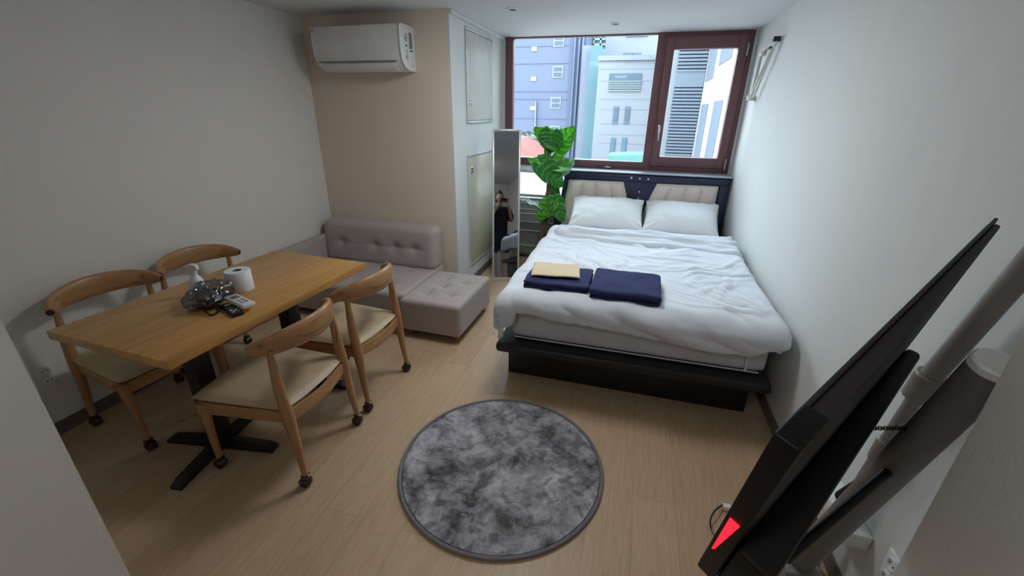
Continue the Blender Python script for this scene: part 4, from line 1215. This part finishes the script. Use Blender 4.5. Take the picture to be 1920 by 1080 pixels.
bm = bmesh.new(); tube(bm, [wall(1424, 98, -0.03), wall(1458, 74, -0.03)], 0.010, 10); link('top_arm', bm, M_WHITEMET, hk)
bm = bmesh.new(); tube(bm, [wall(1456, 76, -0.035), wall(1413, 182, -0.035)], 0.010, 10); link('outer_arm', bm, M_WHITEMET, hk)
bm = bmesh.new(); tube(bm, [wall(1446, 92, -0.05), wall(1405, 186, -0.05)], 0.009, 10); link('inner_arm', bm, M_WHITEMET, hk)
a = wall(1426, 100, 0); b = wall(1406, 186, 0)
bm = bmesh.new(); tube(bm, [wall(1427, 99, -0.012), wall(1407, 186, -0.012)], 0.011, 10); link('wall_rail', bm, M_WHITEMET, hk)
p = wall(1457, 73, -0.033); bm = bmesh.new(); lathe(bm, [(0.018, -0.022), (0.018, 0.022)], p, 18, (1, 0, 0)); link('end_knob', bm, M_BLACKP, hk)
p = wall(1445, 90, -0.045); bm = bmesh.new(); lathe(bm, [(0.010, -0.01), (0.010, 0.01)], p, 14, (1, 0, 0)); link('pivot_bolt', bm, M_BLACKMET, hk)
p = wall(1429, 99, -0.02); link('hinge_block', BX(p.x - 0.012, p.x + 0.019, p.y - 0.03, p.y + 0.03, p.z - 0.022, p.z + 0.006, bev=0.003), M_WHITEMET, hk)
p = wall(1408, 184, -0.03); link('lower_clip', BX(p.x - 0.03, p.x + 0.029, p.y - 0.022, p.y + 0.022, p.z - 0.02, p.z + 0.02, bev=0.004), M_WHITEMET, hk)

# ------------------------------------------------------------------ ceiling downlights (off)
for (x, y, l) in ((-1.18, -0.52, 'recessed round ceiling downlight nearest the window, switched off'), (-1.86, -1.22, 'recessed ceiling downlight at the top edge above the closet corner')):
    e = empty('ceiling_downlight', (x, y, ZC)); tag(e, l, 'ceiling light', 'recessed ceiling downlights')
    bm = bmesh.new(); lathe(bm, [(0.044, -0.0005), (0.044, -0.005), (0.033, -0.008), (0.030, -0.001)], (0, 0, 0), 30); bmesh.ops.delete(bm, geom=[f for f in bm.faces if len(f.verts) > 4], context='FACES_ONLY'); link('trim_ring', bm, M_WHITE, e)
    bm = bmesh.new(); lathe(bm, [(0.0305, -0.0005), (0.0305, -0.003), (0.02, -0.002)], (0, 0, 0), 24); link('lens', bm, M_TVGREY, e)

# small crumpled film on the window ledge
bm = bmesh.new()
softbox(bm, (0, 0, 0), (0.15, 0.05, 0.03), 0.012, 14, lambda p, n_: Vector(p) + Vector((noise.noise(Vector(p) * 30), noise.noise(Vector(p) * 30 + Vector((4, 0, 0))) * 0.5, noise.noise(Vector(p) * 30 + Vector((0, 7, 0))))) * 0.012)
o = link('crumpled_wrapper', bm, M_PAPER, None, 20); o.location = (-2.03, -0.03, 1.0); tag(o, 'crumpled white plastic wrap on the ledge left of the plant', 'wrapper')
bm = BX(-2.28, -1.56, -0.075, -0.006, 0.965, 0.98, bev=0.003); st_ = struct('trim_2', bm, M_RAILW, smooth=40)

# ------------------------------------------------------------------ television on its leaning stand (near right)
d1 = Vector((0.63359553, 0.7372361, 0.23460526)); dup_ = Vector((-0.00055504, -0.30280581, 0.95305212)); nb = Vector((0.77366426, -0.60397978, -0.19144721))
TVB = Vector((-0.6767788, -4.17657772, 1.22918291))
TM = Matrix((d1, nb, dup_)).transposed().to_4x4()   # columns: x along top edge, y to the back, z up
tv = bpy.data.objects.new('television', None); COL.objects.link(tv); tv.matrix_world = Matrix.Translation(TVB) @ TM
tag(tv, 'black flat television seen from behind its top corner at the right edge', 'television')
SW, SH = 0.75, 0.45
bm = bmesh.new(); box(bm, 0, SW, 0.0, 0.006, -SH, 0, 0.002, 2); link('bezel', bm, M_TVGREY, tv)
link('screen', BX(0.012, SW - 0.012, -0.002, -0.0001, -SH + 0.02, -0.012), M_SCREEN, tv, 0)
bm = bmesh.new(); prism(bm, [(0.03, 0.0065), (SW - 0.01, 0.0065), (SW - 0.014, 0.016), (0.03, 0.032)], 2, -SH + 0.004, -0.006, 0.003); link('back_cover', bm, M_TVGREY, tv)
bm = bmesh.new(); box(bm, -0.001, 0.07, -0.001, 0.031, -SH, 0.001, 0.004, 3); link('corner_cap', bm, M_TVBLACK, tv)
bm = bmesh.new(); prism(bm, [(0.005, 0.0325), (0.68, 0.0175), (0.68, 0.046), (0.005, 0.094)], 2, -SH - 0.02, -0.30, 0.01); link('electronics_housing', bm, M_TVBLACK, tv)
bm = bmesh.new(); prism(bm, [(0.006, -0.225), (0.022, -0.225), (0.010, -0.34), (0.006, -0.345)], 0, -0.004, -0.0012); link('red_glow_spot', bm, mat('red_reflected_glow', (1, 0.02, 0.02, 1), 0.4, emit=((1, 0.01, 0.03, 1), 1.3)), tv, 0)  # reflected red glow on the casing, drawn as an emissive wedge

# stand: thick leaning column, socket, foot
CT = at(1862, 690, 0, -0.25); CB = at(1500, 1052, 0, -0.25)
ax = (CT - CB).normalized()
sd = empty('television_stand', (CB.x, CB.y, 0)); tag(sd, 'thick grey leaning stand column behind the television with chain', 'stand')
OFF = -Vector((CB.x, CB.y, 0))


def tl(*p): return [Vector(q) + OFF for q in p]


bm = bmesh.new(); tube(bm, tl(CB - ax * 0.02, CB + ax * 0.1, CT - ax * 0.02, CT), 0.034, 32); col_ = link('column', bm, mat('grey_stand_tube', srgb(112, 106, 104), 0.45), sd)
bm = bmesh.new(); tube(bm, tl(CT - ax * 0.001, CT + ax * 0.012, CT + ax * 0.016), [0.0345, 0.0345, 0.031], 32); link('end_cap', bm, M_WHITE, sd)
bm = bmesh.new(); q = CB + OFF; box(bm, q.x - 0.05, q.x + 0.05, q.y - 0.05, q.y + 0.05, q.z - 0.07, q.z + 0.0, 0.006); link('socket_box', bm, mat('grey_stand_box', srgb(128, 122, 124), 0.5), sd)
bm = bmesh.new(); tube(bm, [q - Vector((0, 0, 0.07)), Vector((q.x, q.y, 0.02))], 0.03, 20); link('lower_post', bm, M_TVGREY, sd)
bm = bmesh.new(); box(bm, q.x - 0.16, q.x + 0.16, q.y - 0.2, q.y + 0.2, 0.0, 0.02, 0.006); link('base_plate', bm, M_TVGREY, sd)
# bracket to the set
mid = TVB + d1 * 0.15 + nb * 0.09 - dup_ * 0.47; cm = CB + ax * ((mid - CB).dot(ax))
bm = bmesh.new(); tube(bm, tl(mid, cm), 0.010, 14); link('mounting_arm', bm, M_BLACKMET, sd)

# chain between housing and column: small torus links
ca = at(1632, 803, 0, -0.33); cb = at(1712, 803, 0, -0.275)
bm = bmesh.new(); nl = 15
for k in range(nl):
    p = ca + (cb - ca) * ((k + 0.5) / nl); t = (cb - ca).normalized(); L_ = (cb - ca).length / nl * 0.68
    s = t.cross(Vector((0, 0, 1))).normalized(); u_ = s.cross(t) if k % 2 else s
    pts = [p + t * L_ * math.cos(a * math.pi / 6) + u_ * 0.0042 * math.sin(a * math.pi / 6) + OFF for a in range(13)]
    tube(bm, pts, 0.0012, 5, cap=False)
link('chain', bm, M_BLACKMET, sd)

# white pipe with reducing collars along the right wall
pp = empty('wall_pipe', (-0.055, -3.40, 0)); tag(pp, 'thin white stepped pipe with collars on the right wall behind the television', 'pipe')
PF = -Vector((-0.055, -3.40, 0))
px_ = lambda u, v: at(u, v, 0, -0.055) + PF
M_PIPE = mat('grey_white_pvc', srgb(140, 134, 130), 0.4)
p0, p1, p2, p3 = px_(1936, 486), px_(1737, 716), px_(1655, 836), px_(1596, 925)
bm = bmesh.new(); tube(bm, [p0 + (p0 - p1) * 0.8, p0, p1], [0.025, 0.025, 0.025], 26); link('upper_tube', bm, M_PIPE, pp)
v1 = (p1 - p2).normalized()
bm = bmesh.new(); tube(bm, [p1 + v1 * 0.03, p1 + v1 * 0.025, p1 - v1 * 0.055, p1 - v1 * 0.06], [0.030, 0.035, 0.034, 0.028], 26); link('collar', bm, M_PIPE, pp)
bm = bmesh.new(); tube(bm, [p1 - v1 * 0.05, p2], [0.019, 0.016], 22); link('middle_tube', bm, M_PIPE, pp)
bm = bmesh.new(); tube(bm, [p2 + v1 * 0.03, p2 + v1 * 0.024, p2 + v1 * 0.0, p2 - v1 * 0.05, p2 - v1 * 0.07], [0.018, 0.023, 0.022, 0.020, 0.015], 22); link('collar', bm, M_PIPE, pp)
bm = bmesh.new(); tube(bm, [p2 - v1 * 0.06, p3, p3 + (p3 - p2) * 0.4, Vector((0, 0.1, 0.002)) ], [0.014, 0.012, 0.014, 0.016], 18); link('lower_tube', bm, M_PIPE, pp)
bm = bmesh.new(); tube(bm, [p3 + (p2 - p3) * 0.25, p3 + (p3 - p2) * 0.15], [0.012, 0.035], 16); link('black_clip', bm, M_BLACKP, pp)
# power strip with a red lamp behind the television
ps = empty('power_strip', (-0.05, -3.30, 0.30)); tag(ps, 'power strip with glowing red switch on the right wall behind the television', 'power strip')
link('casing', BX(-0.03, 0.048, -0.12, 0.12, -0.03, 0.03, bev=0.006), M_WHITE, ps)
link('red_switch', BX(-0.034, -0.03, -0.10, -0.06, -0.015, 0.015, bev=0.001), mat('red_neon', (1, 0.02, 0.02, 1), 0.4, emit=((1, 0.03, 0.05, 1), 25)), ps)
# plug and cable in front of the television, by the wall
pc = at(1356, 944, 2, 0.03)
cbm = bmesh.new(); e = empty('power_plug', (pc.x, pc.y, 0)); tag(e, 'white plug with looping black cord on the floor left of the television', 'plug')
link('plug_body', BX(0.0, 0.035, -0.012, 0.012, 0.001, 0.026, bev=0.005), M_WHITE, e)
q = [at(1354, 947, 2, 0.015), at(1340, 958, 2, 0.03), at(1332, 975, 2, 0.02), at(1334, 992, 2, 0.006), at(1345, 1010, 2, 0.006)]
tube(cbm, [Vector(v) - Vector((pc.x, pc.y, 0)) for v in curve_pts(q, 6)], 0.0035, 8); link('cord', cbm, M_BLACKP, e)

# ------------------------------------------------------------------ the photographer, seen only in the mirror
M_SKIN = mat('skin', srgb(190, 150, 126), 0.55); M_HAIR = mat('black_hair', srgb(24, 20, 20), 0.6); M_TEE = mat('black_cotton_tee', srgb(26, 27, 34), 0.9); M_SHORT = mat('dark_shorts', srgb(36, 40, 56), 0.9)
pe = empty('person', (-0.90, -5.0, 0)); tag(pe, 'person in black t-shirt and shorts holding up a phone, reflected in the mirror', 'person')


def skin_body(name, verts, edges, rad, m, root, levels=2):
    me = bpy.data.meshes.new(name); me.from_pydata([Vector(v) for v in verts], edges, []); o = bpy.data.objects.new(name, me); COL.objects.link(o); o.parent = pe
    me.materials.append(m)
    s = o.modifiers.new('skin', 'SKIN'); s.use_smooth_shade = True
    for i, r in enumerate(rad):
        sv = me.skin_vertices[0].data[i]; sv.radius = r if isinstance(r, tuple) else (r, r); sv.use_root = (i == root)
    q = o.modifiers.new('sub', 'SUBSURF'); q.levels = levels; q.render_levels = levels
    return o


V = [(0, 0, 0.93), (0, 0.0, 1.10), (0, 0.01, 1.28), (0, 0.0, 1.42), (0, 0.01, 1.49), (0, 0.03, 1.55),
     (0.17, 0.0, 1.41), (0.24, 0.06, 1.18), (0.13, 0.26, 1.40), (0.085, 0.285, 1.47),
     (-0.17, 0.0, 1.41), (-0.24, 0.06, 1.18), (-0.13, 0.26, 1.40), (-0.085, 0.285, 1.47),
     (0.10, 0, 0.88), (0.11, 0.01, 0.48), (0.115, -0.02, 0.09), (0.12, 0.10, 0.035),
     (-0.10, 0, 0.88), (-0.11, 0.01, 0.48), (-0.115, -0.02, 0.09), (-0.12, 0.10, 0.035)]
Eg = [(0, 1), (1, 2), (2, 3), (3, 4), (4, 5), (3, 6), (6, 7), (7, 8), (8, 9), (3, 10), (10, 11), (11, 12), (12, 13), (0, 14), (14, 15), (15, 16), (16, 17), (0, 18), (18, 19), (19, 20), (20, 21)]
Rd = [(0.15, 0.10), (0.135, 0.095), (0.15, 0.105), (0.12, 0.085), 0.055, 0.05, 0.062, 0.042, 0.03, 0.03, 0.062, 0.042, 0.03, 0.03, 0.088, 0.055, 0.04, 0.035, 0.088, 0.055, 0.04, 0.035]
skin_body('body', V, Eg, Rd, M_SKIN, 0)
# t-shirt and shorts, a little larger than the body under them
Vt = [(0, 0, 0.84), (0, 0.0, 1.10), (0, 0.01, 1.28), (0, 0.0, 1.41), (0, 0.005, 1.455), (0.175, 0.0, 1.405), (0.235, 0.06, 1.19), (-0.175, 0.0, 1.405), (-0.235, 0.06, 1.19)]
skin_body('t_shirt', Vt, [(0, 1), (1, 2), (2, 3), (3, 4), (3, 5), (5, 6), (3, 7), (7, 8)], [(0.21, 0.155), (0.185, 0.135), (0.195, 0.14), (0.165, 0.12), 0.08, 0.10, 0.085, 0.10, 0.085], M_TEE, 0)
Vs = [(0, 0, 0.99), (0, 0, 0.88), (0.105, 0, 0.80), (0.11, 0.01, 0.52), (-0.105, 0, 0.80), (-0.11, 0.01, 0.52)]
skin_body('shorts', Vs, [(0, 1), (1, 2), (2, 3), (1, 4), (4, 5)], [(0.185, 0.135), (0.19, 0.14), 0.125, 0.105, 0.125, 0.105], M_SHORT, 0)
# head with face
bm = bmesh.new(); bmesh.ops.create_uvsphere(bm, u_segments=36, v_segments=26, radius=0.1)
for v in bm.verts:
    c = v.co; c.x *= 0.76; c.y *= 0.92; c.z *= 1.18
    if c.z < -0.02: k = (-c.z - 0.02) / 0.1; c.x *= 1 - 0.38 * k; c.y = c.y * (1 - 0.15 * k) + 0.008 * k
    if c.y > 0.05:
        c.y += 0.024 * math.exp(-((c.x) / 0.012) ** 2 - ((c.z + 0.018) / 0.022) ** 2) - 0.010 * (math.exp(-((abs(c.x) - 0.03) / 0.014) ** 2 - ((c.z - 0.008) / 0.012) ** 2)) + 0.006 * math.exp(-(c.x / 0.022) ** 2 - ((c.z + 0.058) / 0.007) ** 2)
bmesh.ops.translate(bm, verts=bm.verts, vec=(0, 0.035, 1.64)); hd_ = link('head', bm, M_SKIN, pe, smooth=80)
for s in (-1, 1):
    bm = bmesh.new(); bmesh.ops.create_uvsphere(bm, u_segments=12, v_segments=8, radius=0.012); bmesh.ops.translate(bm, verts=bm.verts, vec=(s * 0.03, 0.108, 1.648)); link('eye', bm, M_WHITE, hd_)
    bm = bmesh.new(); bmesh.ops.create_uvsphere(bm, u_segments=12, v_segments=8, radius=0.005); bmesh.ops.translate(bm, verts=bm.verts, vec=(s * 0.03, 0.1175, 1.648)); link('iris', bm, M_BLACKP, hd_)
    bm = bmesh.new(); bmesh.ops.create_uvsphere(bm, u_segments=14, v_segments=10, radius=0.03)
    for v in bm.verts: v.co.x *= 0.3; v.co.y *= 0.6
    bmesh.ops.translate(bm, verts=bm.verts, vec=(s * 0.079, 0.03, 1.64)); link('ear', bm, M_SKIN, hd_)
bm = bmesh.new(); tube(bm, [(-0.024, 0.118, 1.583), (0, 0.123, 1.582), (0.024, 0.118, 1.583)], [0.003, 0.006, 0.003], 8); link('mouth', bm, mat('lips', srgb(160, 96, 90), 0.5), hd_)
bm = bmesh.new(); bmesh.ops.create_uvsphere(bm, u_segments=36, v_segments=26, radius=0.108)
for v in bm.verts: v.co.x *= 0.80; v.co.y *= 0.96; v.co.z *= 1.17; v.co += v.co.normalized() * 0.006 * noise.noise(v.co * 60)
bmesh.ops.delete(bm, geom=[v for v in bm.verts if (v.co.y > 0.03 and v.co.z < 0.062) or v.co.z < -0.07 or (v.co.y > -0.02 and v.co.z < -0.01)], context='VERTS')
bmesh.ops.translate(bm, verts=bm.verts, vec=(0, 0.027, 1.645)); link('hair', bm, M_HAIR, hd_, smooth=80)
# hands closed on the phone edges
for s in (-1, 1):
    w_ = Vector((s * 0.085, 0.285, 1.47))
    Vh = [w_, w_ + Vector((0, 0.012, 0.045))]; Eh = [(0, 1)]; Rh = [(0.028, 0.02), (0.036, 0.014)]
    for k in range(4):
        b0 = len(Vh); z = 0.055 + k * 0.02; L_ = (0.9, 1.0, 0.95, 0.75)[k]
        Vh += [w_ + Vector((s * 0.005, 0.02, z)), w_ + Vector((-s * 0.005, 0.042 * L_, z + 0.004)), w_ + Vector((-s * 0.028 * L_, 0.048, z + 0.006))]
        Eh += [(1, b0), (b0, b0 + 1), (b0 + 1, b0 + 2)]; Rh += [0.0095, 0.0085, 0.0075]
    b0 = len(Vh); Vh += [w_ + Vector((-s * 0.012, -0.005, 0.04)), w_ + Vector((-s * 0.03, 0.004, 0.07)), w_ + Vector((-s * 0.04, 0.012, 0.09))]; Eh += [(0, b0), (b0, b0 + 1), (b0 + 1, b0 + 2)]; Rh += [0.012, 0.0105, 0.009]
    skin_body('hand', Vh, Eh, Rh, M_SKIN, 0)
bm = BX(-0.078, 0.078, 0.3135, 0.3215, 1.515, 1.590, bev=0.004)
bmesh.ops.translate(bm, verts=bm.verts, vec=(0, 0, 0)); o = link('mobile_phone', bm, M_SCREEN, None); o.location = (-0.90, -5.0, 0); tag(o, 'dark smartphone held up by the photographer, reflected in the mirror', 'phone')

# added fill light behind the camera, brightening faces turned away from the window
hl = empty('hall_fill_light', (-1.40, -5.0, ZC)); tag(hl, 'added round fill light on the hall ceiling behind the camera', 'ceiling light')
bm = bmesh.new(); lathe(bm, [(0.12, -0.0005), (0.12, -0.03), (0.11, -0.045), (0.05, -0.055), (0.01, -0.056)], (0, 0, 0), 36); link('fill_emitter', bm, mat('hall_fill_glow', (1, 0.9, 0.78, 1), 0.5, emit=((0.97, 0.98, 0.95, 1), 22.0)), hl)

# added fill light on the unseen ceiling, lifting the dark left half
rl_ = empty('room_fill_light', (-1.45, -2.15, ZC)); tag(rl_, 'added round fill light on the ceiling above the foot of the bed', 'ceiling light')
bm = bmesh.new(); lathe(bm, [(0.27, -0.0005), (0.27, -0.03), (0.262, -0.035), (0.262, -0.002)], (0, 0, 0), 48); link('rim', bm, M_WHITE, rl_)
bm = bmesh.new(); lathe(bm, [(0.255, -0.03), (0.25, -0.05), (0.15, -0.065), (0.02, -0.07)], (0, 0, 0), 48); link('fill_emitter', bm, mat('room_fill_glow', (1, 0.95, 0.88, 1), 0.5, emit=((0.97, 1.0, 0.98, 1), 16.0)), rl_)
